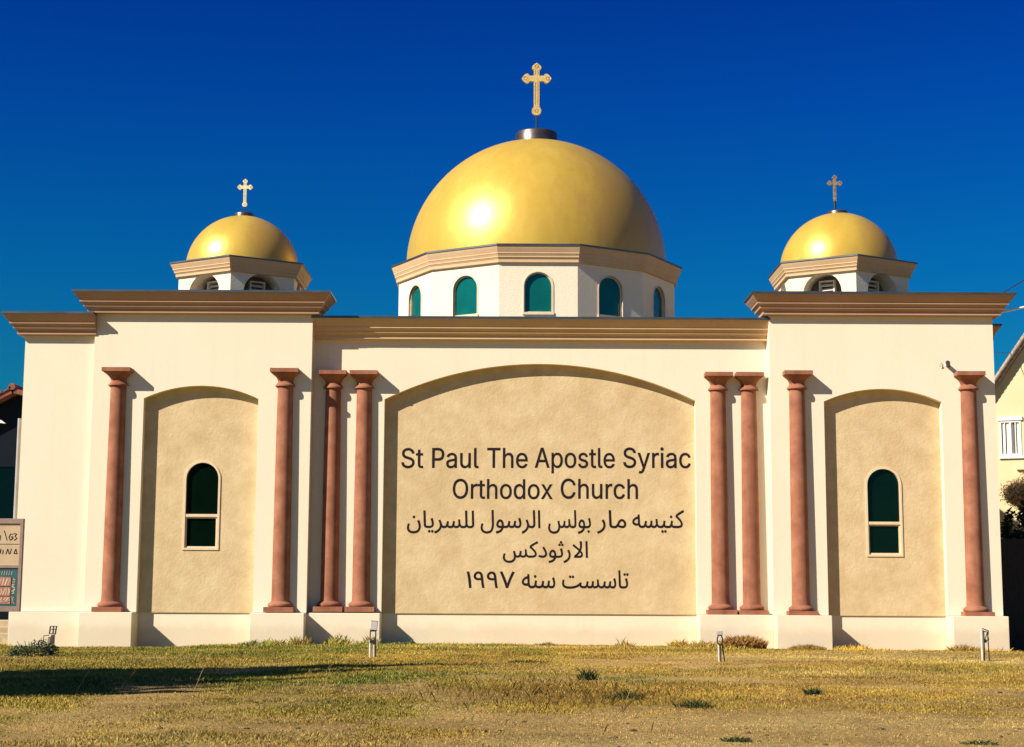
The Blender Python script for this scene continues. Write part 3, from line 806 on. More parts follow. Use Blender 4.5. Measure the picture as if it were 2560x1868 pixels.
  (-1.769,4.13,0.000979,0.001124,'267,-7 241,-6 217,-2 194,5 171,13 150,25 131,39 113,55 97,73 82,93 70,115 59,140 51,166 45,193 41,223 40,254 41,285 45,315 51,343 59,369 70,393 82,415 97,436 113,454 131,470 150,484 171,495 194,504 217,510 241,514 267,516 293,514 317,510 340,504 363,495 384,484 403,470 421,454 437,436 451,415 464,393 474,369 482,343 488,315 492,285 493,254 492,223 488,193 482,166 474,140 464,115 451,93 437,73 421,55 403,39 384,25 363,13 340,5 317,-2 293,-6|267,53 296,55 324,63 349,76 372,94 392,116 408,144 420,176 428,213 430,254 428,295 420,332 408,365 392,392 372,415 349,433 324,446 296,453 267,456 237,453 210,445 184,433 161,415 142,392 125,364 113,332 106,295 103,254 106,213 113,176 125,144 142,117 161,94 184,76 210,63 237,55|586,0 586,379 645,379 645,321 649,321 658,339 670,354 686,367 704,377 724,383 746,385 751,385 757,385 763,384 768,384 773,384 777,384 777,322 774,323 770,324 763,324 756,325 748,326 740,326 723,324 707,321 692,315 679,306 668,296 659,284 652,269 648,254 647,237 647,0|996,379 996,327 799,327 799,379|857,471 918,471 918,98 920,83 923,70 928,61 937,55 948,51 963,50 967,50 972,50 978,51 983,52 989,53 994,54 1005,2 999,0 992,-2 984,-3 976,-3 969,-4 961,-4 930,-1 905,7 884,21 869,41 860,64 857,93|1133,227 1133,0 1072,0 1072,509 1133,509 1133,287 1122,287 1135,319 1152,344 1172,362 1195,374 1220,382 1247,384 1272,383 1294,377 1315,369 1333,356 1348,340 1361,321 1370,298 1375,271 1377,240 1377,0 1316,0 1316,235 1313,263 1306,286 1293,304 1276,318 1255,326 1230,329 1212,328 1196,324 1181,317 1167,308 1156,297 1146,283 1139,266 1135,248|1637,-8 1604,-5 1574,3 1547,16 1523,35 1502,58 1486,85 1474,116 1466,150 1464,187 1466,225 1474,260 1486,291 1502,318 1523,341 1547,360 1574,374 1604,382 1637,384 1670,382 1701,374 1728,360 1753,341 1773,318 1789,291 1801,260 1808,225 1811,187 1808,150 1801,116 1789,85 1773,58 1753,35 1728,16 1701,3 1670,-5|1637,46 1661,49 1682,55 1700,66 1715,80 1727,97 1737,117 1744,139 1748,163 1749,187 1748,212 1744,236 1737,258 1727,278 1715,296 1700,310 1682,321 1661,328 1637,330 1613,328 1593,321 1575,310 1560,296 1548,278 1538,258 1532,236 1527,212 1526,187 1527,163 1532,139 1538,117 1548,97 1560,80 1575,66 1593,55 1613,49|2040,-8 2010,-6 1982,3 1956,16 1934,34 1915,57 1900,84 1888,116 1881,151 1879,189 1881,227 1888,261 1900,293 1915,320 1934,342 1957,361 1982,374 2010,382 2041,384 2063,383 2082,379 2098,373 2112,364 2123,355 2132,346 2140,336 2146,327 2151,319 2156,319 2156,509 2217,509 2217,0 2158,0 2158,59 2152,59 2146,50 2140,41 2132,31 2122,21 2111,12 2097,4 2081,-3 2062,-7|2050,47 2071,49 2091,55 2108,65 2123,78 2135,95 2144,115 2151,138 2155,162 2157,189 2155,216 2151,241 2145,263 2135,282 2123,299 2108,312 2091,322 2072,328 2050,330 2027,328 2007,322 1990,311 1975,298 1963,281 1953,261 1947,239 1943,215 1941,189 1943,163 1947,139 1954,117 1963,97 1975,80 1990,66 2007,55 2027,49|2477,-8 2444,-5 2413,3 2386,16 2362,35 2342,58 2325,85 2313,116 2306,150 2304,187 2306,225 2313,260 2325,291 2342,318 2362,341 2386,360 2413,374 2444,382 2477,384 2510,382 2540,374 2568,360 2592,341 2612,318 2629,291 2641,260 2648,225 2650,187 2648,150 2641,116 2629,85 2612,58 2592,35 2568,16 2540,3 2510,-5|2477,46 2501,49 2522,55 2540,66 2555,80 2567,97 2576,117 2583,139 2587,163 2589,187 2587,212 2583,236 2576,258 2567,278 2555,296 2540,310 2522,321 2501,328 2477,330 2453,328 2432,321 2414,310 2399,296 2387,278 2378,258 2371,236 2367,212 2366,187 2367,163 2371,139 2378,117 2387,97 2399,80 2414,66 2432,55 2453,49|2705,0 2856,218 2856,171 2713,379 2785,379 2832,306 2844,287 2854,270 2864,253 2873,237 2882,221 2892,206 2860,206 2870,221 2879,237 2887,253 2896,270 2906,287 2918,306 2966,379 3036,379 2893,169 2893,214 3042,0 2971,0 2915,85 2904,103 2894,120 2884,136 2876,152 2867,167 2857,182 2889,182 2880,167 2871,152 2863,136 2854,120 2844,103 2833,85 2776,0'),
  (1.421,4.145,0.000986,0.001134,'267,-7 242,-6 217,-2 194,5 171,13 150,25 131,39 113,55 97,73 82,93 70,115 59,140 51,166 45,193 41,223 40,254 41,285 45,315 51,343 59,369 70,393 82,415 97,436 113,454 131,470 150,484 171,495 194,504 217,510 242,514 267,516 293,514 317,511 340,504 362,496 383,485 402,471 419,456 435,438 448,418 459,397 467,373 473,348 408,348 404,365 397,380 389,395 380,407 369,418 357,428 344,437 330,444 315,449 300,453 284,455 267,456 237,453 209,445 184,432 161,414 141,391 125,364 113,332 106,295 103,254 106,213 113,177 125,145 141,117 161,94 184,76 210,63 237,56 267,53 284,54 300,56 315,60 330,65 344,72 357,81 369,90 380,102 389,114 397,128 404,144 408,160 473,160 467,135 459,112 448,91 435,71 420,53 402,38 383,24 363,13 341,5 317,-2 293,-6|624,227 624,0 563,0 563,509 624,509 624,287 612,287 626,319 642,344 662,362 685,374 710,382 737,384 762,383 785,377 805,369 823,356 838,340 851,321 860,298 865,271 867,240 867,0 806,0 806,235 804,263 796,286 783,304 766,318 745,326 720,329 702,328 686,324 671,317 657,308 646,297 636,283 629,266 625,248|1102,-5 1078,-3 1055,2 1035,11 1017,23 1002,39 989,59 980,82 975,109 973,139 973,379 1034,379 1034,144 1036,117 1044,94 1057,75 1074,61 1095,53 1120,50 1138,51 1154,55 1169,62 1183,71 1194,83 1203,97 1211,113 1215,132 1216,153 1216,379 1277,379 1277,0 1218,0 1218,92 1227,92 1214,60 1197,35 1177,17 1154,5 1130,-3|1383,0 1383,379 1442,379 1442,321 1446,321 1454,339 1467,354 1483,367 1501,377 1521,383 1543,385 1548,385 1554,385 1559,384 1565,384 1570,384 1574,384 1574,322 1571,323 1566,324 1560,324 1553,325 1545,326 1537,326 1520,324 1504,321 1489,315 1476,306 1465,296 1456,284 1449,269 1445,254 1444,237 1444,0|1797,-8 1764,-5 1733,3 1706,16 1682,35 1662,58 1645,85 1633,116 1626,150 1623,187 1626,225 1633,260 1645,291 1662,318 1682,341 1706,360 1733,374 1764,382 1797,384 1815,384 1832,381 1849,377 1865,371 1880,364 1894,356 1907,346 1919,335 1929,322 1938,308 1945,293 1951,277 1892,262 1889,272 1885,281 1880,289 1874,297 1867,304 1859,311 1851,316 1841,321 1831,325 1820,328 1809,329 1797,330 1773,328 1752,321 1734,310 1719,296 1707,278 1698,258 1691,236 1687,212 1686,187 1687,163 1691,139 1698,117 1707,97 1719,80 1734,66 1752,55 1773,49 1797,46 1809,47 1821,49 1832,52 1842,55 1851,60 1860,66 1868,73 1875,80 1881,89 1886,98 1890,107 1893,117 1952,102 1947,86 1939,70 1931,56 1920,43 1909,32 1896,21 1881,12 1866,5 1850,-1 1833,-5 1815,-7|2099,227 2099,0 2038,0 2038,509 2099,509 2099,287 2087,287 2101,319 2117,344 2137,362 2160,374 2185,382 2212,384 2237,383 2260,377 2280,369 2298,356 2313,340 2326,321 2335,298 2340,271 2342,240 2342,0 2281,0 2281,235 2278,263 2271,286 2258,304 2241,318 2220,326 2195,329 2177,328 2161,324 2146,317 2132,308 2121,297 2111,283 2104,266 2100,248'),
 ],
 [
  (3.551,3.295,0.001049,0.001253,'288,-3 268,-2 249,1 231,6 216,14 203,24 192,38 184,54 179,75 176,100 167,306 215,306 224,110 226,93 229,79 234,68 240,60 248,54 258,50 268,48 280,46 294,46 302,45 308,43 312,39 315,34 317,29 318,23 317,16 314,11 309,5 303,1 296,-2|199,62 176,56 154,53 133,52 112,53 93,56 75,61 58,68 45,78 33,89 25,101 19,116 18,132 19,148 23,164 31,179 40,193 52,206 66,218 81,229 98,239 117,247 137,254 158,259 180,263 188,213 169,211 151,209 135,205 121,200 108,194 97,187 87,180 79,172 73,164 68,156 66,148 65,140 66,132 69,125 74,119 81,113 89,109 98,106 109,103 119,101 131,100 143,100 154,101 165,102 176,103 185,105 194,108|288,-3 294,46 306,46 316,47 325,48 332,51 339,56 345,62 350,71 355,82 360,97 365,115 370,137 376,163 421,151 413,115 410,102 408,89 408,77 408,71 410,65 413,60 416,56 422,52 429,49 437,47 448,46 460,46 471,46 481,47 489,49 496,52 502,56 508,63 512,72 517,84 521,99 525,118 529,140 533,167 579,159 574,133 570,102 569,93 568,84 568,77 568,72 570,66 572,61 575,57 580,53 587,50 596,47 608,46 622,46 640,47 654,51 665,58 672,68 677,80 678,96 678,105 678,115 678,125 677,135 676,147 675,159 674,172 673,186 671,202 714,205 717,174 719,148 722,126 726,107 730,90 735,77 742,67 750,59 759,53 770,49 783,46 798,46 805,45 811,43 816,39 819,34 821,29 822,23 821,16 818,11 813,5 807,1 800,-2 792,-3 779,-2 767,0 756,3 746,7 737,12 729,18 722,25 715,32 710,41 705,49 702,58 699,68 710,64 705,48 698,34 690,23 680,14 669,7 657,3 644,0 630,-2 616,-3 600,-2 586,0 574,4 564,9 555,15 548,23 543,33 539,44 536,57 556,57 548,42 540,29 532,19 523,11 513,5 501,1 488,-1 472,-2 453,-3 443,-2 432,-1 421,2 410,6 401,12 392,20 385,31 380,45 377,62 395,66 388,47 379,32 370,21 360,12 348,6 336,2 321,-1 305,-2|792,-3 798,46 816,46 832,48 844,50 854,54 863,60 869,67 875,77 879,89 883,104 887,122 891,143 896,168 943,159 937,135 935,126 934,118 932,109 931,101 930,94 930,87 930,81 931,76 931,71 933,66 936,61 940,57 946,54 955,51 966,49 980,47 998,46 1019,46 1027,45 1033,43 1037,39 1040,34 1042,29 1043,23 1042,16 1039,11 1034,5 1028,1 1021,-2 1013,-3 991,-3 971,-1 956,1 942,4 932,8 923,12 917,18 912,24 908,32 905,40 903,49 901,59 919,57 912,46 905,35 898,27 891,19 882,13 873,8 863,4 852,1 839,-1 825,-2 809,-3|941,-115 933,-114 926,-111 920,-106 915,-100 913,-93 912,-86 913,-78 915,-71 920,-65 926,-60 933,-57 941,-56 949,-57 956,-60 962,-65 967,-71 969,-78 970,-86 969,-93 967,-100 962,-106 956,-111 949,-114|860,-115 852,-114 845,-111 839,-106 834,-100 831,-93 830,-86 831,-78 834,-71 839,-65 845,-60 852,-57 860,-56 868,-57 874,-60 881,-65 885,-71 888,-78 889,-86 888,-93 885,-100 881,-106 874,-111 868,-114|1013,-3 1019,46 1034,46 1047,48 1058,50 1067,54 1074,60 1080,67 1084,77 1089,89 1092,104 1096,122 1101,143 1106,168 1152,159 1146,135 1145,126 1143,118 1141,109 1140,101 1140,94 1139,87 1140,79 1142,72 1145,66 1150,60 1157,55 1168,51 1182,48 1200,46 1222,46 1230,45 1236,43 1240,39 1243,34 1245,29 1246,23 1245,16 1242,11 1238,5 1232,1 1225,-2 1216,-3 1193,-2 1172,0 1156,4 1143,9 1132,16 1124,25 1118,35 1113,46 1110,59 1128,57 1122,46 1115,35 1108,27 1100,19 1092,13 1084,8 1074,4 1064,1 1053,-1 1041,-2 1028,-3|1106,229 1098,230 1091,233 1084,237 1080,243 1077,250 1076,258 1077,265 1080,272 1084,279 1091,284 1098,287 1106,287 1113,287 1120,284 1126,279 1131,272 1134,265 1135,258 1134,250 1131,243 1126,237 1120,233 1113,230|1216,-3 1222,46 1278,46 1300,46 1318,47 1333,49 1346,52 1356,56 1364,60 1369,64 1374,68 1377,73 1379,78 1380,83 1380,88 1379,98 1375,109 1370,122 1360,137 1346,154 1327,174 1316,185 1305,195 1294,205 1283,214 1273,222 1263,230 1255,237 1247,243 1241,248 1237,253 1234,257 1233,260 1233,266 1234,272 1234,277 1236,283 1237,288 1239,293 1241,297 1243,301 1245,304 1254,312 1264,321 1276,329 1289,337 1304,346 1320,355 1337,364 1356,374 1377,384 1446,419 1467,375 1387,337 1367,327 1349,318 1334,309 1320,301 1307,294 1295,286 1284,279 1273,271 1261,263 1270,285 1294,266 1316,247 1336,229 1355,212 1371,196 1385,179 1397,163 1407,148 1414,132 1420,117 1423,101 1424,85 1424,76 1422,67 1420,57 1415,47 1409,37 1400,28 1388,19 1372,12 1353,6 1330,1 1303,-2 1270,-3'),
  (2.549,3.285,0.001248,0.001217,'2,-136 -15,-91 22,-78 53,-63 77,-46 97,-28 111,-10 122,9 129,28 133,46 134,63 134,74 132,85 130,95 127,106 123,118 118,130 111,145 103,161 93,179 136,201 150,176 161,151 169,128 174,106 177,86 178,68 177,43 173,21 166,0 157,-19 147,-37 134,-54 121,-68 106,-82 91,-94 75,-104 60,-113 44,-121 29,-127 15,-133|390,-3 361,-2 337,2 317,8 302,16 291,27 283,41 277,57 274,77 272,99 260,423 309,423 321,118 322,100 324,85 326,73 331,64 337,57 346,52 359,48 375,46 396,46 404,45 410,43 414,39 417,34 419,29 420,23 419,16 416,11 411,5 405,1 398,-2|390,-3 396,46 406,46 416,49 424,53 431,59 439,66 446,76 453,89 461,104 469,121 480,144 492,163 503,178 514,190 525,199 537,205 548,209 559,211 570,212 583,211 596,208 608,202 619,194 629,185 638,174 646,162 653,150 658,137 662,123 665,109 666,96 664,74 660,55 653,39 644,27 634,17 622,9 609,4 595,1 582,0 568,1 552,3 534,7 514,14 489,26 462,43 485,81 504,70 521,61 537,55 552,52 565,49 576,49 587,49 596,51 603,54 610,57 615,62 618,68 621,75 622,82 623,90 622,101 619,112 615,124 609,135 602,144 594,152 585,159 576,162 567,164 560,163 553,161 546,158 539,153 532,145 525,136 518,124 510,108 501,90 492,70 483,53 474,39 465,27 457,18 448,11 439,6 430,2 421,0 412,-2 401,-3'),
  (1.073,3.28,0.000963,0.001229,'186,-138 163,-137 142,-133 122,-128 102,-121 84,-112 68,-101 53,-89 41,-74 31,-58 24,-41 19,-22 18,-1 18,9 19,19 20,30 23,41 25,53 29,65 33,78 37,91 43,104 85,88 82,77 78,66 75,56 72,47 70,37 68,28 67,20 67,12 66,4 68,-16 74,-33 83,-47 95,-60 109,-70 127,-79 146,-84 166,-88 187,-89 213,-88 235,-85 255,-80 272,-73 286,-65 298,-55 308,-45 315,-34 321,-22 325,-9 327,3 328,15 327,32 326,49 324,65 321,80 318,95 314,110 310,125 305,140 301,155 349,168 354,148 359,132 362,119 364,110 366,102 368,95 373,82 378,71 383,63 389,56 396,52 403,49 411,47 420,46 430,46 437,46 444,47 451,49 457,52 463,56 468,63 473,72 478,84 482,99 486,118 490,140 494,167 539,159 535,133 530,102 529,93 528,84 528,77 529,72 530,66 532,61 535,57 541,53 547,50 556,47 568,46 582,46 600,47 614,51 625,58 632,68 637,80 638,96 638,105 638,115 638,125 637,135 637,147 636,159 635,172 633,186 631,202 675,205 677,174 680,148 683,126 686,107 690,90 696,77 702,67 710,59 719,53 730,49 743,46 758,46 766,45 772,43 776,39 779,34 781,29 782,23 781,16 778,11 774,5 768,1 760,-2 752,-3 735,-2 720,1 706,7 694,14 684,22 675,32 669,43 663,55 660,68 670,64 665,48 658,34 650,23 640,14 629,7 617,3 604,0 591,-2 577,-3 560,-2 546,0 534,4 524,9 515,15 508,23 503,33 499,44 496,57 516,57 510,44 503,33 495,23 487,15 477,8 467,3 455,0 442,-2 427,-3 415,-2 405,-1 395,2 387,6 380,10 374,15 368,21 364,27 360,33 358,40 355,47 353,55 378,24 375,5 371,-15 365,-34 358,-53 347,-70 334,-86 318,-101 299,-113 277,-124 251,-131 220,-136|752,-3 758,46 778,46 794,49 805,52 813,58 818,65 821,75 822,88 822,103 822,122 810,423 858,423 870,127 870,107 870,88 868,71 865,56 860,42 853,30 843,20 831,12 817,5 799,1 777,-2|941,-136 930,-88 953,-84 975,-80 996,-74 1015,-68 1032,-60 1047,-50 1060,-38 1072,-24 1081,-8 1087,11 1091,33 1092,57 1091,83 1086,105 1078,124 1067,139 1054,148 1039,151 1031,150 1023,147 1016,142 1009,135 1003,126 999,116 995,105 992,94 992,81 992,75 994,69 996,64 1000,60 1005,56 1010,53 1017,51 1025,49 1034,47 1044,46 1055,46 1067,46 1192,46 1200,45 1206,43 1210,39 1213,34 1215,29 1216,23 1215,16 1212,11 1207,5 1201,1 1194,-2 1186,-3 1044,-3 1027,-2 1011,0 995,5 981,11 968,19 958,29 950,41 946,55 944,72 945,88 948,104 952,119 958,134 965,148 973,160 982,172 993,181 1004,189 1017,195 1030,199 1044,200 1061,198 1078,193 1092,184 1106,171 1117,155 1126,135 1133,112 1137,85 1139,54 1136,19 1129,-13 1116,-41 1099,-66 1077,-87 1050,-105 1018,-119 982,-129|1186,-3 1192,46 1210,46 1226,47 1238,49 1249,52 1257,57 1263,64 1267,72 1270,83 1271,97 1270,107 1269,119 1266,132 1263,146 1259,160 1254,175 1248,191 1243,206 1237,221 1285,239 1290,226 1295,211 1300,196 1304,179 1308,163 1311,148 1314,132 1315,119 1316,106 1315,91 1314,77 1311,64 1307,53 1302,43 1296,33 1288,26 1280,19 1270,13 1259,8 1247,4 1234,1 1219,-1 1203,-3|1250,-113 1242,-112 1235,-109 1229,-105 1224,-99 1221,-92 1220,-84 1221,-77 1224,-70 1229,-63 1235,-58 1242,-56 1250,-55 1257,-56 1264,-58 1270,-63 1275,-70 1278,-77 1279,-84 1278,-92 1275,-99 1270,-105 1264,-109 1257,-112'),
  (-0.919,3.275,0.001074,0.001217,'18,-1 18,9 19,19 20,30 23,41 25,53 29,65 33,78 37,91 43,104 85,88 82,77 78,66 75,56 72,47 70,37 68,28 67,20 67,12 66,4 68,-15 73,-31 82,-46 93,-58 107,-69 123,-78 142,-84 163,-88 186,-89 213,-88 237,-83 257,-76 274,-67 289,-54 301,-39 310,-20 317,2 322,26 325,54 326,85 325,119 314,423 363,423 373,107 374,81 373,55 370,31 366,7 361,-15 353,-36 344,-56 332,-74 319,-90 303,-104 285,-116 264,-125 240,-132 213,-136 184,-138 163,-137 143,-134 123,-129 104,-123 86,-114 69,-104 55,-92 42,-78 32,-62 24,-44 19,-23|446,-136 436,-88 459,-84 481,-80 501,-74 520,-68 537,-60 553,-50 566,-38 577,-24 586,-8 593,11 597,33 598,57 596,83 592,105 583,124 572,139 560,148 545,151 537,150 529,147 522,142 515,135 509,126 504,116 500,105 498,94 497,81 498,75 499,69 502,64 506,60 510,56 516,53 523,51 530,49 539,47 549,46 560,46 573,46 698,46 705,45 711,43 716,39 719,34 721,29 721,23 720,16 718,11 713,5 707,1 700,-2 692,-3 550,-3 533,-2 516,0 501,5 486,11 474,19 464,29 456,41 451,55 450,72 451,88 453,104 458,119 463,134 470,148 479,160 488,172 499,181 510,189 522,195 536,199 549,200 567,198 583,193 598,184 611,171 623,155 632,135 639,112 643,85 644,54 642,19 634,-13 622,-41 605,-66 583,-87 556,-105 524,-119 487,-129|692,-3 698,46 710,46 720,47 729,48 736,51 743,56 748,62 754,71 759,82 763,97 768,115 774,137 780,163 825,151 819,128 817,119 816,110 814,102 813,93 812,85 811,77 813,68 817,60 823,54 832,49 846,47 864,46 875,46 884,47 893,49 900,52 906,56 911,63 916,72 921,84 925,99 929,118 933,140 937,167 982,159 978,133 974,102 972,93 972,84 972,77 972,72 973,66 975,61 979,57 984,53 991,50 1000,47 1011,46 1025,46 1036,46 1046,47 1055,50 1063,53 1070,58 1075,65 1079,74 1081,84 1082,97 1081,113 1077,132 1071,153 1064,176 1056,199 1048,221 1096,239 1101,226 1106,211 1111,196 1115,179 1119,163 1122,148 1125,132 1126,119 1127,106 1126,89 1124,73 1120,58 1114,45 1108,34 1100,24 1090,16 1080,9 1068,4 1054,0 1040,-2 1025,-3 1007,-2 992,0 979,4 968,9 959,15 952,23 946,33 942,44 940,57 960,57 952,42 944,29 936,19 927,11 917,5 905,1 892,-1 875,-2 857,-3 846,-2 836,-1 825,2 814,6 804,12 795,20 788,31 783,45 781,62 798,66 791,47 783,32 774,21 764,12 752,6 739,2 725,-1 709,-2|1159,-138 1142,-92 1169,-83 1193,-72 1214,-60 1232,-47 1247,-34 1259,-21 1270,-7 1278,7 1283,22 1287,36 1290,50 1290,63 1289,83 1285,103 1278,122 1269,142 1260,161 1250,179 1293,201 1300,187 1307,174 1313,160 1318,147 1323,134 1328,122 1332,111 1336,100 1339,90 1345,74 1352,63 1361,55 1371,50 1383,47 1397,46 1405,45 1411,43 1415,39 1418,34 1420,29 1421,23 1420,16 1417,11 1413,5 1407,1 1399,-2 1391,-3 1375,-2 1361,1 1349,6 1339,13 1331,21 1324,31 1319,41 1316,51 1313,62 1332,52 1330,26 1324,2 1314,-20 1302,-40 1287,-59 1270,-76 1251,-91 1232,-104 1213,-116 1194,-125 1176,-132|1391,-3 1397,46 1417,46 1433,49 1444,52 1452,58 1457,65 1460,75 1461,88 1461,103 1461,122 1449,423 1497,423 1509,127 1509,107 1509,88 1507,71 1504,56 1499,42 1492,30 1482,20 1470,12 1456,5 1438,1 1416,-2|1600,0 1588,423 1636,423 1648,0'),
  (-3.09,3.265,0.001112,0.001194,'18,-1 18,9 19,19 20,30 23,41 25,53 29,65 33,78 37,91 43,104 85,88 82,77 78,66 75,56 72,47 70,37 68,28 67,20 67,12 66,4 68,-16 74,-33 82,-47 94,-60 109,-70 126,-78 146,-83 167,-87 189,-88 214,-87 236,-83 256,-77 273,-69 287,-60 299,-49 308,-37 316,-24 322,-10 325,4 328,18 328,32 327,48 325,66 320,87 312,110 302,136 288,166 333,189 340,173 347,158 354,141 360,125 366,108 370,91 374,74 376,56 376,39 376,23 374,7 371,-9 366,-25 360,-41 352,-56 342,-71 331,-84 317,-97 302,-108 284,-118 264,-126 242,-132 216,-135 189,-136 166,-135 144,-133 123,-128 103,-122 85,-114 68,-104 54,-92 42,-78 31,-62 24,-44 19,-23|197,236 189,237 182,240 176,245 171,251 168,257 167,265 168,273 171,279 176,286 182,291 189,294 197,295 204,294 211,291 217,286 222,279 225,273 226,265 225,257 222,251 217,245 211,240 204,237|579,-3 549,-2 525,2 506,8 491,16 479,27 471,41 466,57 462,77 461,99 449,423 497,423 509,118 510,100 512,85 515,73 519,64 526,57 535,52 547,48 564,46 584,46 592,45 598,43 603,39 606,34 608,29 608,23 607,16 604,11 600,5 594,1 587,-2|579,-3 584,46 606,46 624,47 639,48 651,51 660,56 667,62 671,71 674,82 675,97 675,107 673,119 670,132 667,146 663,160 658,175 653,191 647,206 641,221 689,239 694,226 699,211 704,196 708,179 712,163 715,148 718,132 720,119 720,106 719,87 717,71 712,56 706,43 697,31 687,22 674,14 660,8 643,3 624,0 602,-2|688,-115 680,-114 673,-111 667,-106 662,-100 660,-93 659,-86 660,-78 662,-71 667,-65 673,-60 680,-57 688,-56 696,-57 703,-60 709,-65 713,-71 716,-78 717,-86 716,-93 713,-100 709,-106 703,-111 696,-114|607,-115 599,-114 592,-111 586,-106 581,-100 578,-93 577,-86 578,-78 581,-71 586,-65 592,-60 599,-57 607,-56 615,-57 621,-60 627,-65 632,-71 635,-78 636,-86 635,-93 632,-100 627,-106 621,-111 615,-114|758,-138 741,-92 768,-83 792,-72 813,-60 831,-47 846,-34 859,-21 869,-7 877,7 883,22 887,36 889,50 890,63 888,83 884,103 877,122 868,142 859,161 849,179 892,201 899,187 906,174 912,160 918,147 923,134 927,122 932,111 935,100 938,90 944,74 952,63 960,55 970,50 982,47 996,46 1004,45 1010,43 1015,39 1018,34 1020,29 1020,23 1019,16 1016,11 1012,5 1006,1 999,-2 991,-3 974,-2 960,1 948,6 938,13 930,21 924,31 919,41 915,51 912,62 931,52 929,26 923,2 914,-20 901,-40 886,-59 869,-76 851,-91 832,-104 812,-116 793,-125 775,-132|991,-3 996,46 1008,46 1019,47 1027,48 1035,51 1041,56 1047,62 1052,71 1057,82 1062,97 1067,115 1073,137 1079,163 1123,151 1115,115 1112,102 1111,89 1110,77 1111,71 1112,65 1115,60 1119,56 1124,52 1131,49 1140,47 1150,46 1162,46 1174,46 1183,47 1191,49 1199,52 1205,56 1210,63 1215,72 1219,84 1223,99 1227,118 1232,140 1236,167 1281,159 1277,133 1272,102 1271,93 1271,84 1270,77 1271,72 1272,66 1274,61 1278,57 1283,53 1290,50 1299,47 1310,46 1324,46 1342,47 1357,51 1367,58 1375,68 1379,80 1381,96 1380,105 1380,115 1380,125 1379,135 1379,147 1378,159 1377,172 1375,186 1373,202 1417,205 1419,174 1422,148 1425,126 1428,107 1432,90 1438,77 1444,67 1452,59 1461,53 1472,49 1485,46 1500,46 1508,45 1514,43 1518,39 1522,34 1523,29 1524,23 1523,16 1520,11 1516,5 1510,1 1503,-2 1494,-3 1481,-2 1469,0 1459,3 1448,7 1439,12 1431,18 1424,25 1418,32 1412,41 1408,49 1404,58 1402,68 1413,64 1407,48 1401,34 1392,23 1382,14 1371,7 1359,3 1346,0 1333,-2 1319,-3 1303,-2 1288,0 1276,4 1266,9 1257,15 1250,23 1245,33 1241,44 1238,57 1258,57 1251,42 1243,29 1235,19 1226,11 1216,5 1204,1 1190,-1 1174,-2 1155,-3 1145,-2 1135,-1 1124,2 1113,6 1103,12 1094,20 1087,31 1082,45 1079,62 1097,66 1090,47 1082,32 1073,21 1062,12 1051,6 1038,2 1024,-1 1008,-2|1494,-3 1500,46 1520,46 1536,49 1547,52 1555,58 1560,65 1563,75 1564,88 1564,103 1564,122 1554,423 1603,423 1612,123 1614,104 1617,88 1622,76 1629,65 1636,58 1646,52 1656,49 1667,46 1678,46 1686,45 1692,43 1696,39 1699,34 1701,29 1702,23 1701,16 1698,11 1694,5 1687,1 1680,-2 1672,-3 1657,-2 1643,1 1631,5 1621,11 1612,18 1606,26 1600,34 1596,43 1593,53 1606,52 1601,40 1595,30 1587,22 1577,14 1565,8 1551,3 1534,0 1516,-2|1672,-3 1678,46 1698,46 1714,49 1725,52 1733,58 1738,65 1741,75 1742,88 1742,103 1742,122 1730,423 1778,423 1790,127 1790,107 1790,88 1788,71 1785,56 1780,42 1773,30 1763,20 1751,12 1737,5 1719,1 1697,-2'),
 ],
 [
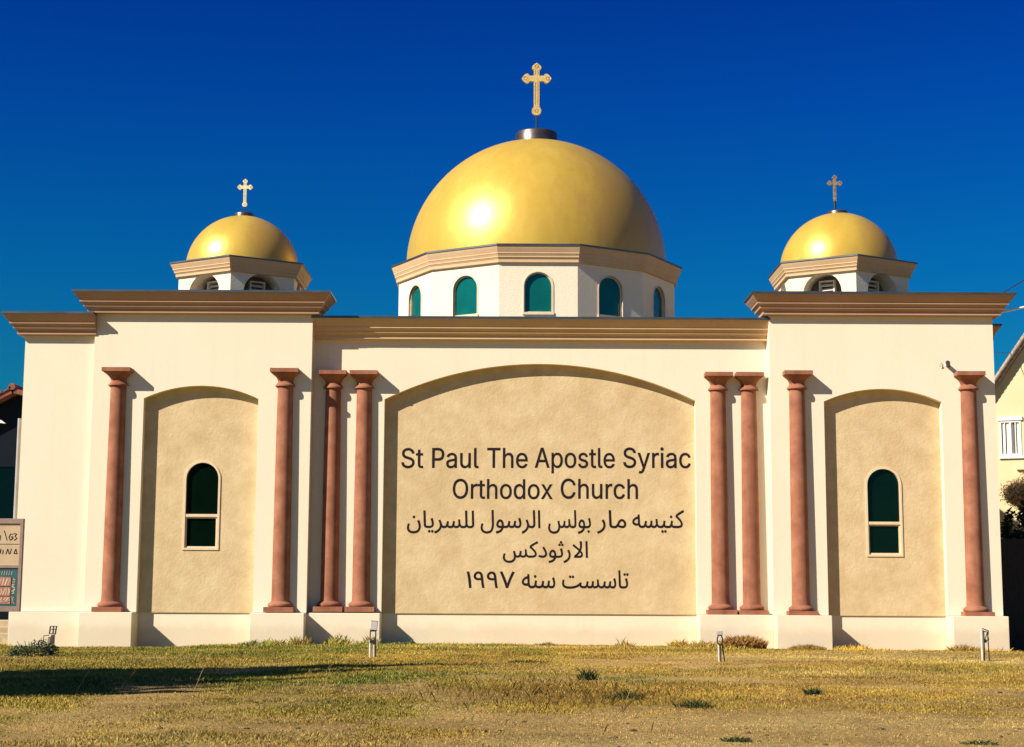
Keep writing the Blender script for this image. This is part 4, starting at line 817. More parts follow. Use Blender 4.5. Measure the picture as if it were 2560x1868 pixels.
  (-0.259,2.41,0.001045,0.001132,'186,-138 163,-137 142,-133 122,-128 102,-121 84,-112 68,-101 53,-89 41,-74 31,-58 24,-41 19,-22 18,-1 18,9 19,19 20,30 23,41 25,53 29,65 33,78 37,91 43,104 85,88 82,77 78,66 75,56 72,47 70,37 68,28 67,20 67,12 66,4 68,-16 74,-33 83,-47 95,-60 109,-70 127,-79 146,-84 166,-88 187,-89 213,-88 235,-85 255,-80 272,-73 286,-65 298,-55 308,-45 315,-34 321,-22 325,-9 327,3 328,15 327,32 326,49 324,65 321,80 318,95 314,110 310,125 305,140 301,155 349,168 354,148 359,132 362,119 364,110 366,102 368,95 373,82 378,71 383,63 389,56 396,52 403,49 411,47 420,46 430,46 437,46 444,47 451,49 457,52 463,56 468,63 473,72 478,84 482,99 486,118 490,140 494,167 539,159 535,133 530,102 529,93 528,84 528,77 529,72 530,66 532,61 535,57 541,53 547,50 556,47 568,46 582,46 600,47 614,51 625,58 632,68 637,80 638,96 638,105 638,115 638,125 637,135 637,147 636,159 635,172 633,186 631,202 675,205 677,174 680,148 683,126 686,107 690,90 696,77 702,67 710,59 719,53 730,49 743,46 758,46 766,45 772,43 776,39 779,34 781,29 782,23 781,16 778,11 774,5 768,1 760,-2 752,-3 735,-2 720,1 706,7 694,14 684,22 675,32 669,43 663,55 660,68 670,64 665,48 658,34 650,23 640,14 629,7 617,3 604,0 591,-2 577,-3 560,-2 546,0 534,4 524,9 515,15 508,23 503,33 499,44 496,57 516,57 510,44 503,33 495,23 487,15 477,8 467,3 455,0 442,-2 427,-3 415,-2 405,-1 395,2 387,6 380,10 374,15 368,21 364,27 360,33 358,40 355,47 353,55 378,24 375,5 371,-15 365,-34 358,-53 347,-70 334,-86 318,-101 299,-113 277,-124 251,-131 220,-136|752,-3 758,46 814,46 836,46 854,47 869,49 882,52 892,56 900,60 905,64 910,68 913,73 914,78 915,83 916,88 915,98 911,109 905,122 896,137 882,154 863,174 852,185 841,195 830,205 819,214 809,222 799,230 791,237 783,243 777,248 773,253 770,257 769,260 769,266 769,272 770,277 771,283 773,288 774,293 776,297 779,301 781,304 790,312 800,321 812,329 825,337 840,346 856,355 873,364 892,374 913,384 982,419 1002,375 923,337 903,327 885,318 870,309 856,301 843,294 831,286 820,279 809,271 797,263 806,285 830,266 852,247 872,229 890,212 907,196 921,179 933,163 942,148 950,132 956,117 959,101 960,85 960,76 958,67 956,57 951,47 944,37 935,28 923,19 908,12 889,6 866,1 839,-2 806,-3|1017,27 1041,68 1050,63 1061,58 1074,53 1089,49 1106,46 1124,46 1142,46 1158,48 1171,52 1182,56 1190,62 1197,69 1201,77 1204,86 1205,96 1204,105 1202,114 1199,125 1195,138 1188,154 1178,173 1165,195 1148,221 1127,251 1168,278 1187,250 1204,224 1218,200 1229,177 1238,157 1245,138 1249,122 1252,107 1253,93 1251,77 1247,62 1241,47 1231,33 1218,21 1201,11 1180,3 1154,-2 1124,-4 1110,-3 1096,-2 1083,0 1070,3 1058,6 1046,10 1036,15 1026,21|1314,-136 1303,-88 1326,-84 1348,-80 1368,-74 1387,-68 1405,-60 1420,-50 1433,-38 1444,-24 1453,-8 1460,11 1464,33 1465,57 1464,83 1459,105 1451,124 1440,139 1427,148 1412,151 1404,150 1396,147 1389,142 1382,135 1376,126 1371,116 1368,105 1365,94 1365,81 1365,75 1367,69 1369,64 1373,60 1378,56 1383,53 1390,51 1398,49 1407,47 1417,46 1428,46 1440,46 1565,46 1572,45 1578,43 1583,39 1586,34 1588,29 1589,23 1588,16 1585,11 1580,5 1574,1 1567,-2 1559,-3 1417,-3 1400,-2 1383,0 1368,5 1354,11 1341,19 1331,29 1323,41 1319,55 1317,72 1318,88 1321,104 1325,119 1331,134 1338,148 1346,160 1355,172 1366,181 1377,189 1390,195 1403,199 1417,200 1434,198 1450,193 1465,184 1479,171 1490,155 1499,135 1506,112 1510,85 1512,54 1509,19 1502,-13 1489,-41 1472,-66 1450,-87 1423,-105 1391,-119 1355,-129|1559,-3 1565,46 1587,46 1605,47 1619,48 1631,51 1641,56 1647,62 1652,71 1655,82 1656,97 1655,107 1653,119 1651,132 1647,146 1643,160 1638,175 1633,191 1628,206 1622,221 1670,239 1675,226 1680,211 1684,196 1689,179 1693,163 1696,148 1699,132 1700,119 1701,106 1700,87 1697,71 1693,56 1686,43 1678,31 1667,22 1655,14 1640,8 1623,3 1604,0 1583,-2|1648,366 1640,367 1633,370 1627,374 1622,380 1619,387 1618,395 1619,402 1622,409 1627,416 1633,420 1640,423 1648,424 1655,423 1662,420 1668,416 1673,409 1676,402 1677,395 1676,387 1673,380 1668,374 1662,370 1655,367|1608,301 1600,301 1593,304 1587,309 1582,315 1579,322 1578,330 1579,337 1582,344 1587,350 1593,355 1600,358 1608,359 1615,358 1622,355 1628,350 1633,344 1636,337 1637,330 1636,322 1633,315 1628,309 1622,304 1615,301|1688,301 1680,301 1673,304 1667,309 1662,315 1660,322 1659,330 1660,337 1662,344 1667,350 1673,355 1680,358 1688,359 1696,358 1703,355 1709,350 1713,344 1716,337 1717,330 1716,322 1713,315 1709,309 1703,304 1696,301|1739,-136 1721,-91 1758,-78 1789,-63 1814,-46 1833,-28 1848,-10 1858,9 1865,28 1869,46 1870,63 1870,74 1869,85 1867,95 1864,106 1860,118 1854,130 1847,145 1839,161 1829,179 1873,201 1886,176 1897,151 1905,128 1910,106 1914,86 1915,68 1913,43 1909,21 1902,0 1894,-19 1883,-37 1870,-54 1857,-68 1842,-82 1827,-94 1812,-104 1796,-113 1780,-121 1765,-127 1751,-133|2187,318 2187,327 2186,337 2185,349 2184,361 2182,374 2181,386 2179,398 2178,408 2176,417 2227,423 2228,415 2230,404 2231,392 2232,379 2233,367 2234,354 2235,342 2235,331 2235,322 2235,304 2234,285 2231,267 2228,249 2224,232 2219,214 2213,197 2206,181 2197,164 2190,151 2178,133 2165,115 2149,98 2132,81 2113,64 2092,49 2167,49 2180,49 2190,51 2198,54 2204,57 2209,62 2213,67 2215,73 2216,79 2216,85 2214,96 2208,110 2197,125 2183,141 2165,159 2144,178 2121,198 2095,219 2068,240 2039,262 2009,284 1977,306 2005,346 2027,330 2047,315 2066,300 2084,286 2102,273 2128,252 2152,232 2173,213 2192,196 2209,179 2223,163 2234,148 2244,134 2251,120 2256,107 2259,93 2260,80 2260,71 2258,62 2256,53 2252,44 2247,35 2240,27 2232,19 2222,13 2210,7 2195,3 2178,1 2158,0 2022,0 2022,48 2045,65 2067,83 2086,100 2103,117 2119,133 2141,161 2158,190 2171,220 2180,251 2185,283|2353,0 2341,423 2389,423 2401,0'),
 ],
 [
  (0.301,1.52,0.001068,0.001307,'288,-3 268,-2 249,1 231,6 216,14 203,24 192,38 184,54 179,75 176,100 167,306 215,306 224,110 226,93 229,79 234,68 240,60 248,54 258,50 268,48 280,46 294,46 302,45 308,43 312,39 315,34 317,29 318,23 317,16 314,11 309,5 303,1 296,-2|199,62 176,56 154,53 133,52 112,53 93,56 75,61 58,68 45,78 33,89 25,101 19,116 18,132 19,148 23,164 31,179 40,193 52,206 66,218 81,229 98,239 117,247 137,254 158,259 180,263 188,213 169,211 151,209 135,205 121,200 108,194 97,187 87,180 79,172 73,164 68,156 66,148 65,140 66,132 69,125 74,119 81,113 89,109 98,106 109,103 119,101 131,100 143,100 154,101 165,102 176,103 185,105 194,108|288,-3 294,46 309,46 322,48 333,50 342,54 349,60 355,67 359,77 364,89 368,104 371,122 376,143 381,168 427,159 421,135 420,126 418,118 416,109 415,101 415,94 414,87 415,79 417,72 420,66 425,60 432,55 443,51 457,48 475,46 497,46 505,45 511,43 515,39 519,34 520,29 521,23 520,16 517,11 513,5 507,1 500,-2 491,-3 468,-2 447,0 431,4 418,9 407,16 399,25 393,35 388,46 385,59 403,57 397,46 390,35 383,27 375,19 367,13 359,8 349,4 339,1 328,-1 316,-2 303,-3|381,229 373,230 366,233 360,237 355,243 352,250 351,258 352,265 355,272 360,279 366,284 373,287 381,287 388,287 395,284 401,279 406,272 409,265 410,258 409,250 406,243 401,237 395,233 388,230|491,-3 497,46 509,46 519,47 528,48 536,51 542,56 548,62 553,71 558,82 563,97 568,115 574,137 580,163 624,151 619,128 617,119 615,110 614,102 612,93 611,85 611,77 612,68 616,60 622,54 632,49 646,47 663,46 674,46 684,47 692,49 699,52 706,56 711,63 716,72 720,84 724,99 728,118 733,140 737,167 782,159 778,133 773,102 772,93 771,84 771,77 772,72 773,66 775,61 778,57 784,53 790,50 799,47 811,46 825,46 836,46 846,47 855,50 863,53 869,58 875,65 878,74 881,84 881,97 880,113 877,132 871,153 864,176 856,199 848,221 896,239 901,226 906,211 910,196 915,179 918,163 922,148 924,132 926,119 926,106 926,89 923,73 919,58 914,45 907,34 899,24 890,16 879,9 867,4 854,0 840,-2 825,-3 807,-2 792,0 779,4 768,9 759,15 752,23 746,33 742,44 739,57 759,57 752,42 744,29 736,19 727,11 716,5 705,1 691,-1 675,-2 656,-3 646,-2 636,-1 624,2 614,6 604,12 595,20 588,31 583,45 580,62 598,66 591,47 583,32 574,21 563,12 552,6 539,2 525,-1 509,-2'),
  (1.482,1.525,0.001006,0.001217,'231,-12 247,36 271,37 297,38 323,41 350,44 377,50 403,57 430,65 455,76 480,88 503,103 524,120 543,139 580,117 577,109 575,102 573,96 572,91 572,86 571,81 572,75 574,70 578,64 584,59 592,55 603,51 616,48 633,46 654,46 661,45 667,43 672,39 675,34 677,29 678,23 677,16 674,11 669,5 663,1 656,-2 648,-3 624,-2 601,1 581,5 564,11 549,20 539,31 531,43 528,58 529,76 540,72 523,59 504,46 483,35 461,25 436,17 410,9 383,2 355,-3 325,-7 295,-10 263,-12|231,-12 197,-12 167,-9 138,-6 113,0 91,7 72,15 55,26 42,38 31,52 24,69 19,87 18,108 18,118 19,128 20,138 22,149 24,159 26,170 29,181 32,191 34,201 79,190 77,183 75,176 74,169 72,161 70,152 68,144 67,136 67,128 66,122 68,102 73,86 82,72 95,61 113,52 137,45 167,40 203,37 247,36 258,7|331,238 323,239 316,242 310,246 305,252 302,259 301,267 302,274 305,281 310,287 316,292 323,295 331,296 338,295 345,292 351,287 356,281 359,274 360,267 359,259 356,252 351,246 345,242 338,239|250,238 242,239 235,242 229,246 224,252 221,259 220,267 221,274 224,281 229,287 235,292 242,295 250,296 257,295 264,292 270,287 275,281 278,274 279,267 278,259 275,252 270,246 264,242 257,239|648,-3 654,46 666,46 676,47 685,48 692,51 699,56 705,62 710,71 715,82 720,97 725,115 730,137 736,163 781,151 772,115 770,102 768,89 768,77 768,71 770,65 772,60 776,56 782,52 789,49 797,47 808,46 820,46 831,46 841,47 849,49 856,52 862,56 868,63 872,72 877,84 881,99 885,118 889,140 893,167 938,159 934,133 930,102 929,93 928,84 928,77 928,72 929,66 932,61 935,57 940,53 947,50 956,47 967,46 982,46 1000,47 1014,51 1025,58 1032,68 1036,80 1038,96 1038,105 1038,115 1037,125 1037,135 1036,147 1035,159 1034,172 1033,186 1031,202 1074,205 1077,174 1079,148 1082,126 1086,107 1090,90 1095,77 1102,67 1109,59 1119,53 1129,49 1143,46 1158,46 1165,45 1171,43 1176,39 1179,34 1181,29 1181,23 1180,16 1178,11 1173,5 1167,1 1160,-2 1152,-3 1139,-2 1127,0 1116,3 1106,7 1097,12 1089,18 1081,25 1075,32 1070,41 1065,49 1062,58 1059,68 1070,64 1065,48 1058,34 1049,23 1040,14 1029,7 1017,3 1004,0 990,-2 976,-3 960,-2 946,0 934,4 923,9 915,15 908,23 902,33 898,44 896,57 916,57 908,42 900,29 892,19 883,11 873,5 861,1 848,-1 832,-2 813,-3 803,-2 792,-1 781,2 770,6 760,12 752,20 744,31 740,45 737,62 755,66 747,47 739,32 730,21 720,12 708,6 695,2 681,-1 665,-2|1152,-3 1158,46 1170,46 1180,47 1189,48 1196,51 1203,56 1208,62 1214,71 1219,82 1223,97 1228,115 1234,137 1240,163 1285,151 1279,128 1277,119 1276,110 1274,102 1273,93 1272,85 1271,77 1273,68 1276,60 1283,54 1292,49 1306,47 1324,46 1335,46 1344,47 1353,49 1360,52 1366,56 1371,63 1376,72 1381,84 1385,99 1389,118 1393,140 1397,167 1442,159 1438,133 1434,102 1432,93 1432,84 1432,77 1432,72 1433,66 1435,61 1439,57 1444,53 1451,50 1460,47 1471,46 1485,46 1496,46 1506,47 1515,50 1523,53 1530,58 1535,65 1539,74 1541,84 1542,97 1541,113 1537,132 1531,153 1524,176 1516,199 1508,221 1556,239 1561,226 1566,211 1571,196 1575,179 1579,163 1582,148 1585,132 1586,119 1587,106 1586,89 1584,73 1580,58 1574,45 1568,34 1560,24 1550,16 1540,9 1528,4 1514,0 1500,-2 1485,-3 1467,-2 1452,0 1439,4 1428,9 1419,15 1412,23 1406,33 1402,44 1400,57 1420,57 1412,42 1404,29 1396,19 1387,11 1377,5 1365,1 1352,-1 1335,-2 1317,-3 1306,-2 1296,-1 1285,2 1274,6 1264,12 1255,20 1248,31 1243,45 1241,62 1258,66 1251,47 1243,32 1234,21 1224,12 1212,6 1199,2 1185,-1 1169,-2|1789,-3 1760,-2 1736,2 1716,8 1701,16 1690,27 1682,41 1676,57 1673,77 1671,99 1659,423 1708,423 1720,118 1721,100 1723,85 1725,73 1729,64 1736,57 1745,52 1758,48 1774,46 1795,46 1802,45 1808,43 1813,39 1816,34 1818,29 1819,23 1818,16 1815,11 1810,5 1804,1 1797,-2|1789,-3 1795,46 1817,46 1835,47 1849,48 1861,51 1871,56 1877,62 1882,71 1885,82 1886,97 1885,107 1883,119 1881,132 1877,146 1873,160 1868,175 1863,191 1858,206 1852,221 1900,239 1905,226 1910,211 1914,196 1919,179 1923,163 1926,148 1929,132 1930,119 1931,106 1930,87 1927,71 1923,56 1916,43 1908,31 1897,22 1885,14 1870,8 1853,3 1834,0 1813,-2|1918,301 1910,301 1903,304 1897,309 1892,315 1890,322 1889,330 1890,337 1892,344 1897,350 1903,355 1910,358 1918,359 1926,358 1933,355 1939,350 1943,344 1946,337 1947,330 1946,322 1943,315 1939,309 1933,304 1926,301|1837,301 1829,301 1822,304 1816,309 1811,315 1808,322 1807,330 1808,337 1811,344 1816,350 1822,355 1829,358 1837,359 1845,358 1851,355 1857,350 1862,344 1865,337 1866,330 1865,322 1862,315 1857,309 1851,304 1845,301'),
  (-1.34,1.52,0.001335,0.001171,'131,4 82,-2 82,4 82,15 81,29 80,46 78,66 76,89 74,113 72,139 69,166 66,194 63,222 59,250 55,277 51,303 46,328 41,352 36,372 30,391 77,404 84,380 91,353 97,324 103,293 108,262 112,230 116,198 120,167 122,136 125,107 127,80 128,56 130,34 130,17|375,-3 371,16 367,35 363,54 360,73 358,92 355,111 353,129 351,147 349,165 344,218 343,234 341,250 339,265 337,279 334,291 332,303 328,314 325,323 321,332 316,339 311,345 305,349 298,352 291,354 283,355 273,354 263,351 255,345 247,338 241,330 236,321 232,311 230,301 229,292 230,280 233,270 238,261 244,253 253,247 262,242 273,239 285,237 298,237 309,237 320,238 332,240 344,243 356,246 369,251 374,209 360,203 345,198 331,195 317,192 304,191 290,190 271,191 252,195 236,201 221,209 208,220 198,233 190,248 185,265 184,285 185,304 190,323 197,341 207,358 219,373 234,385 251,395 269,401 289,402 308,401 324,396 338,388 350,378 359,365 367,349 373,332 378,314 382,293 385,272 388,250 390,228 395,171 396,152 398,132 400,113 403,94 405,75 408,56 411,38 415,21 420,5|666,-3 662,16 658,35 654,54 651,73 649,92 646,111 644,129 642,147 640,165 635,218 634,234 632,250 630,265 628,279 626,291 623,303 620,314 616,323 612,332 607,339 602,345 596,349 589,352 582,354 574,355 564,354 554,351 546,345 538,338 532,330 527,321 523,311 521,301 520,292 521,280 524,270 529,261 535,253 544,247 553,242 564,239 576,237 589,237 600,237 611,238 623,240 635,243 648,246 660,251 665,209 651,203 636,198 622,195 608,192 595,191 582,190 562,191 543,195 527,201 512,209 499,220 489,233 481,248 476,265 475,285 476,304 481,323 488,341 498,358 511,373 525,385 542,395 560,401 580,402 599,401 615,396 629,388 641,378 650,365 658,349 664,332 669,314 673,293 676,272 679,250 681,228 686,171 688,152 689,132 691,113 694,94 696,75 699,56 702,38 706,21 711,5|894,-4 905,43 912,72 921,102 930,133 940,165 951,197 962,230 974,262 986,293 998,324 1010,354 1021,381 1033,407 1079,388 1068,364 1058,339 1047,313 1035,286 1024,259 1013,231 1003,203 993,175 983,148 974,121 965,95 957,70 950,46 945,25 940,5|894,-4 888,19 881,43 874,68 866,95 858,122 849,149 840,177 831,205 821,233 811,261 801,289 791,316 780,342 770,367 760,391 807,410 819,382 830,353 842,323 854,293 865,263 876,233 886,203 896,173 905,144 913,115 920,87 926,59 938,5'),
 ],
]

for li, line in enumerate(LETTERING):
    BOLD = 0.007 if li < 2 else 0.006
    mb = MB()
    for x0, zb, sx_, sz_, P in line:
        loops = [[(x0 + float(a) * sx_, zb + float(b) * sz_) for a, b in (p.split(',') for p in lp.split(' '))] for lp in P.split('|')]
        big = max(loops, key=lambda q: abs(sum(a[0] * b[1] - b[0] * a[1] for a, b in zip(q, q[1:] + q[:1]))))
        sg = 1 if sum(a[0] * b[1] - b[0] * a[1] for a, b in zip(big, big[1:] + big[:1])) > 0 else -1
        loops = [ring_in(q, -BOLD * sg) for q in loops]
        mb.extrude(loops, YC + .256, 0, sides=False)
    mb.build('lettering', M_LETTER, panel, recalc=False)

# --- church bits
o = MB().tube([(-14.56, 0.6, 0.0), (-14.56, 0.6, 6.42)], .055, 12).build('downpipe', M_GREYPIPE, church)
# ================================================================ SMALL THINGS
def gz(x, y):
    return float(ground_z(np.array([x]), np.array([y]))[0])
# --- bullet camera on the right tower
t = thing('security_camera', 'small dark bullet camera mounted on the cream wall above the rightmost column', 'camera', (12.76, 0, 8.06))
MB().lathe([(.0, 0), (.055, 0), (.055, .02), (.02, .03)], n=20).build('mount_plate', M_WHITE, t).rotation_euler = (R(90), 0, 0)
bd = MB().tube([(0.0, -.02, 0), (.0, -.09, .0)], .018, 10).tube([(.03, -.05, -.02), (-.035, -.26, .03)], .062, 16).build('body', M_BLACK, t)
MB().tube([(-.028, -.235, .025), (-.04, -.275, .034)], [.066, .068], 16).build('lens_hood', M_DARKMETAL, bd)
MB().tube([(-.0385, -.268, .0325), (-.041, -.279, .035)], .055, 16).build('lens', M_BLACK, bd)
hk = MB().tube([(0, 0, .05), (-.02, -.05, .05), (-.05, -.06, .0), (-.06, -.05, -.05), (-.02, -.05, -.05), (.02, -.04, -.03)], .009, 6).build('cable_hook', M_GREYPIPE, None, (12.60, 0, 8.07))
tag(hk, 'bent wire hook on the wall just left of the bullet camera', 'hook')
ins = MB().lathe([(.0, -.06), (.05, -.05), (.05, .05), (.0, .06)], n=14).tube([(-.1, 0, 0), (0, 0, 0)], .015, 6).build('cable_insulator', M_BLACK, None, (14.22, .3, 8.9))
tag(ins, 'small black insulator on the side of the right tower', 'insulator')

# --- garden lights
M_POST = plain('weathered_white_pipe', (.56, .51, .43), .6, 0, .2, 9)
def garden_light(loc, label, kind, rz=0.0):
    x, y = loc
    t = thing('garden_light', label, 'garden light', (x, y, gz(x, y)), 'garden lights along the lawn', rz)
    if kind == 'twin':
        MB().tube([(-.055, 0, -.05), (-.055, 0, .37)], .025, 12).build('post', M_POST, t)
        MB().tube([(.03, .02, -.05), (.028, .02, .32)], .019, 12).build('post', M_POST, t)
        br = MB()
        br.box(-.068, -.044, -.03, -.006, .30, .545).box(.05, .076, -.03, -.006, .0, .545).box(-.068, .076, -.03, -.006, .545, .57).box(-.03, .05, -.02, .03, .29, .365)
        br.build('bracket', M_BLACK, t, bevel=.004)
        M = Matrix.Translation((.012, -.02, .57)) @ Matrix.Rotation(R(-22), 4, 'X') @ Matrix.Rotation(R(5), 4, 'Y')
        h = MB(M).box(-.075, .075, -.035, .035, .0, .2).box(-.082, .082, -.045, .02, .2, .212).build('lamp_head', M_GREYPIPE, t, bevel=.006)
    elif kind == 'ring':
        MB().tube([(-.035, 0, -.05), (-.045, 0, .36)], .02, 12).build('post', M_POST, t)
        MB().tube([(.085, 0, -.05), (.03, 0, .36)], .014, 10).build('leg', M_BLACK, t)
        br = MB()
        br.tube([(-.005, -.03, -.02), (-.008, -.03, .36)], .013, 8)
        br.tube([(-.02 + .055 * math.cos(a), -.02, .45 + .10 * math.sin(a)) for a in [2 * math.pi * i / 24 for i in range(25)]], .014, 8)
        br.build('bracket', M_BLACK, t)
        M = Matrix.Translation((-.02, -.01, .545)) @ Matrix.Rotation(R(-14), 4, 'X')
        MB(M).box(-.062, .062, -.03, .03, .0, .085).build('lamp_head', M_GREYPIPE, t, bevel=.01)
    elif kind == 'cage':
        MB().tube([(-.07, 0, -.05), (-.075, 0, .66)], .024, 12).build('post', M_POST, t)
        MB().box(-.04, -.018, -.02, .01, -.05, .64).build('leg', M_BLACK, t)
        MB().tube([(.075, 0, -.05), (.055, 0, .60)], .012, 8).build('leg', M_BLACK, t)
        br = MB()
        for a, b in (((-.06, -.02, .68), (.07, -.02, .63)), ((-.05, -.02, .63), (.06, -.02, .60)), ((.07, -.02, .63), (.05, -.03, .52)), ((.05, -.03, .52), (.07, -.02, .44)), ((.07, -.02, .44), (-.03, -.02, .42)), ((-.01, -.02, .45), (.04, -.03, .60))):
            br.tube([a, b], .011, 6)
        br.build('bracket', M_BLACK, t)
        MB().box(-.03, .025, -.035, .02, .38, .45).build('lamp_head', M_BLACK, t, bevel=.006)
    else:
        MB().box(-.01, .06, -.03, .03, -.05, .46).build('post', plain('dark_wood', (.05, .04, .03), .8, 0, .4, 9), t, bevel=.008)
        MB().box(-.075, -.015, -.03, .02, -.05, .42).build('post', plain('grey_wood', (.26, .2, .14), .85, 0, .35, 7), t, bevel=.008)
        br = MB()
        br.tube([(-.05, -.03, .45), (-.16, -.03, .44), (-.165, -.03, .30)], .012, 6)
        br.build('bracket', M_BLACK, t)
        cg = MB()
        for p in (((-.06, 0, .48), (-.045, 0, .64)), ((.06, 0, .46), (.085, 0, .64)), ((-.045, 0, .64), (.085, 0, .64)), ((-.06, 0, .48), (.06, 0, .48)), ((.015, 0, .48), (.02, 0, .64)), ((-.05, 0, .57), (.07, 0, .575))):
            cg.tube(p, .008, 6)
            cg.tube([(a, b + .06, c) for a, b, c in p], .008, 6)
        cg.build('lamp_cage', M_BLACK, t)
    return t
garden_light((-9.83, -11.64), 'dark wooden garden light with wire cage beside the green weed, left end of the lawn', 'dark')
garden_light((-3.0, -11.1), 'garden light on two white pipes with tilted grey head, left of the centre panel', 'twin')
garden_light((4.38, -12.53), 'garden light on a white post with black oval bracket, near the brown weed', 'ring')
garden_light((10.08, -11.92), 'tall white post garden light with broken black bracket, right end of the lawn', 'cage')

# --- notice board
nb_ = thing('notice_board', 'brown framed notice board with tan header panels, cut by the left edge', 'notice board', (-7.15, -24.5, .725))
nb_.scale = (.5, .5, .5)
M_BROWN = plain('brown_frame', (.27, .18, .14), .55, 0, .15, 5)
M_TAN = plain('tan_sheet', (.50, .37, .22), .6, 0, .1, 3)
fr = MB()
fr.box(-1.2, 1.12, -.06, .06, 3.17, 3.31)
fr.box(1.03, 1.12, -.06, .06, .96, 3.17)
fr.box(-1.2, -1.11, -.06, .06, .96, 3.17)
fr.box(-1.2, 1.12, -.06, .06, .82, .96)
fr.box(-1.11, 1.03, -.04, .06, 1.98, 2.06)
fr.build('frame', M_BROWN, nb_, bevel=.008)
hd = MB().box(-1.11, 1.03, -.02, .05, 2.06, 3.17).build('header_panel', M_TAN, nb_)
MB().box(-1.11, 1.03, -.024, -.018, 2.615, 2.63).build('divider', M_BLACK, hd)
tx = MB()
def scr(strokes, x, z, k):
    for st in strokes:
        tx.stroke([(x + a * k, z + b * k) for a, b in st], .02, -.026)
GL = {'M': [[(0, 0), (.1, 1), (.3, .1), (.5, 1), (.55, 0)]], 'e': [[(0, .5), (.4, .55), (.3, .8), (.1, .7), (.0, .4), (.15, .05), (.4, .1)]],
      'D': [[(0, 0), (.1, .95), (.4, .8), (.45, .3), (0, 0)]], 'i': [[(.1, 0), (.15, .6)]], '\\': [[(0, 1.2), (.4, 0)]],
      'G': [[(.5, .75), (.2, .8), (0, .35), (.2, 0), (.5, .2), (.5, .45), (.25, .4)]], '3': [[(0, .85), (.35, .8), (.15, .5), (.4, .25), (.1, 0)]],
      'Y': [[(0, 1), (.2, .5), (.45, 1)], [(.2, .5), (.05, 0)]], 'n': [[(0, 0), (.1, .7), (.3, .1), (.4, .8)]], 'A': [[(0, 0), (.25, .8), (.5, 0)]], 'I': [[(0, 0), (.2, .8)]], 'd': [[(0, .1), (.3, .8), (.5, .05), (0, .1)]]}
for txt, z, k in (('MMeDi\\G3', 2.73, .21), ('YAYniAId', 2.36, .17)):
    x = .98
    tx = MB()
    for ch in reversed(txt):
        x -= .58 * k
        scr(GL[ch], x, z, k)
        x -= .04 * k
    tx.build('lettering', M_LETTER, hd, recalc=False)

po = MB().box(-1.11, 1.03, -.01, .05, .96, 1.98).build('poster', plain('teal_backing', (.03, .10, .11), .4, 0, .25, 4), nb_)
pr = MB()
for z0, z1 in ((1.50, 1.74), (1.24, 1.47), (1.02, 1.22)):
    pr.box(-1.11, .84, -.022, -.008, z0, z1)
pr.build('printed_band', plain('rust_print', (.36, .15, .09), .6, 0, .4, 9), po)
M_INK = plain('pale_ink', (.55, .43, .30), .6, 0, .2, 6)
for z0, k in ((1.53, .17), (1.28, .15), (1.10, .09)):
    mk = MB()
    x = -1.05
    while x < .78:
        mk.stroke([(x, z0), (x + .03, z0 + k * .5), (x + random.uniform(.0, .07), z0 + k)], random.uniform(.018, .04), -.024)
        x += random.uniform(.06, .10)
    mk.build('printed_row', M_INK, po, recalc=False)
mk = MB()
for i in range(120):
    x, z = random.uniform(-1.08, .82), random.uniform(1.03, 1.11)
    mk.stroke([(x, z), (x + .03, z + .02)], .014, -.024)
for i in range(26):
    z = random.uniform(1.06, 1.72)
    x = .87 + random.uniform(-.01, .04)
    mk.stroke([(x, z), (x + random.uniform(.0, .06), z + random.uniform(-.02, .04))], .02, -.012)
for i in range(30):
    x = -1.05 + i * .065
    mk.stroke([(x, 1.80), (x + .02, 1.90)], .012, -.012)
mk.build('printed_marks', M_INK, po, recalc=False)
for x in (-.9, .05):
    MB().tube([(x, .03, -1.85), (x, .03, .9)], .06, 10).build('post', M_BROWN, nb_)
# --- stone step and gravel by the left wing
M_STONE = plain('pale_stone', (.42, .32, .20), .9, 0, .25, 3, .4, 20)
st = thing('stone_step', 'pale stone steps behind the notice board at the left edge', 'steps', (-16.6, 1.4, 0))
for i in range(3):
    MB().box(-1.9, 1.95 - .1 * i, .35 * i, .35 * i + 1.2, -.5 + .0 * i, .12 + .18 * i).build('tread', M_STONE, st, bevel=.02)

# --- house on the left
M_NAVY = plain('dark_navy_wall', (.0015, .004, .008), .5, 0, .4, 1.0, spec=.15)
M_TILE = plain('red_tiles', (.19, .06, .04), .8, 0, .5, 3)
lh = thing('house', 'dark house with a red tiled roof behind the left wing of the church', 'house', (-21.5, 14, 0))
MB().extrude([[(-6, -.5), (5.6, -.5), (5.6, 8.1), (2.6, 8.9), (-6, 4.0)]], 0, 9).build('wall', M_NAVY, lh)
rf = MB()
def roofslab(a, b, th=.18, y0=-.6, y1=9.4):
    d_ = (Vector(b) - Vector(a)).normalized()
    n_ = Vector((-d_.y, d_.x)) * th
    return [a, b, (b[0] + n_.x, b[1] + n_.y), (a[0] + n_.x, a[1] + n_.y)]
rf.extrude([roofslab((-7, 3.5), (2.6, 8.75))], -.6, 9.4)
rf.extrude([roofslab((2.65, 8.75), (6.3, 7.9))], -.6, 9.4)
d_ = Vector((9.6, 5.25)).normalized()
n_ = Vector((-d_.y, d_.x))
for i in range(30):
    a = Vector((-7, 3.5)) + d_ * (i * .365) + n_ * .18
    b = a + d_ * .42 + n_ * .09
    rf.extrude([[tuple(a), tuple(a + d_ * .42), tuple(b)]], -.65, 9.45)
rfo = rf.build('roof', M_TILE, lh)
MB().tube([(2.6, -.65, 9.0), (2.6, 9.4, 9.0)], .13, 10).build('ridge_cap', M_TILE, rfo)
wn_ = MB().box(.6, 3.3, -.06, .02, 3.0, 6.0).build('window', plain('teal_window', (.0006, .005, .006), .12, 0, .2, 1, spec=.2), lh)
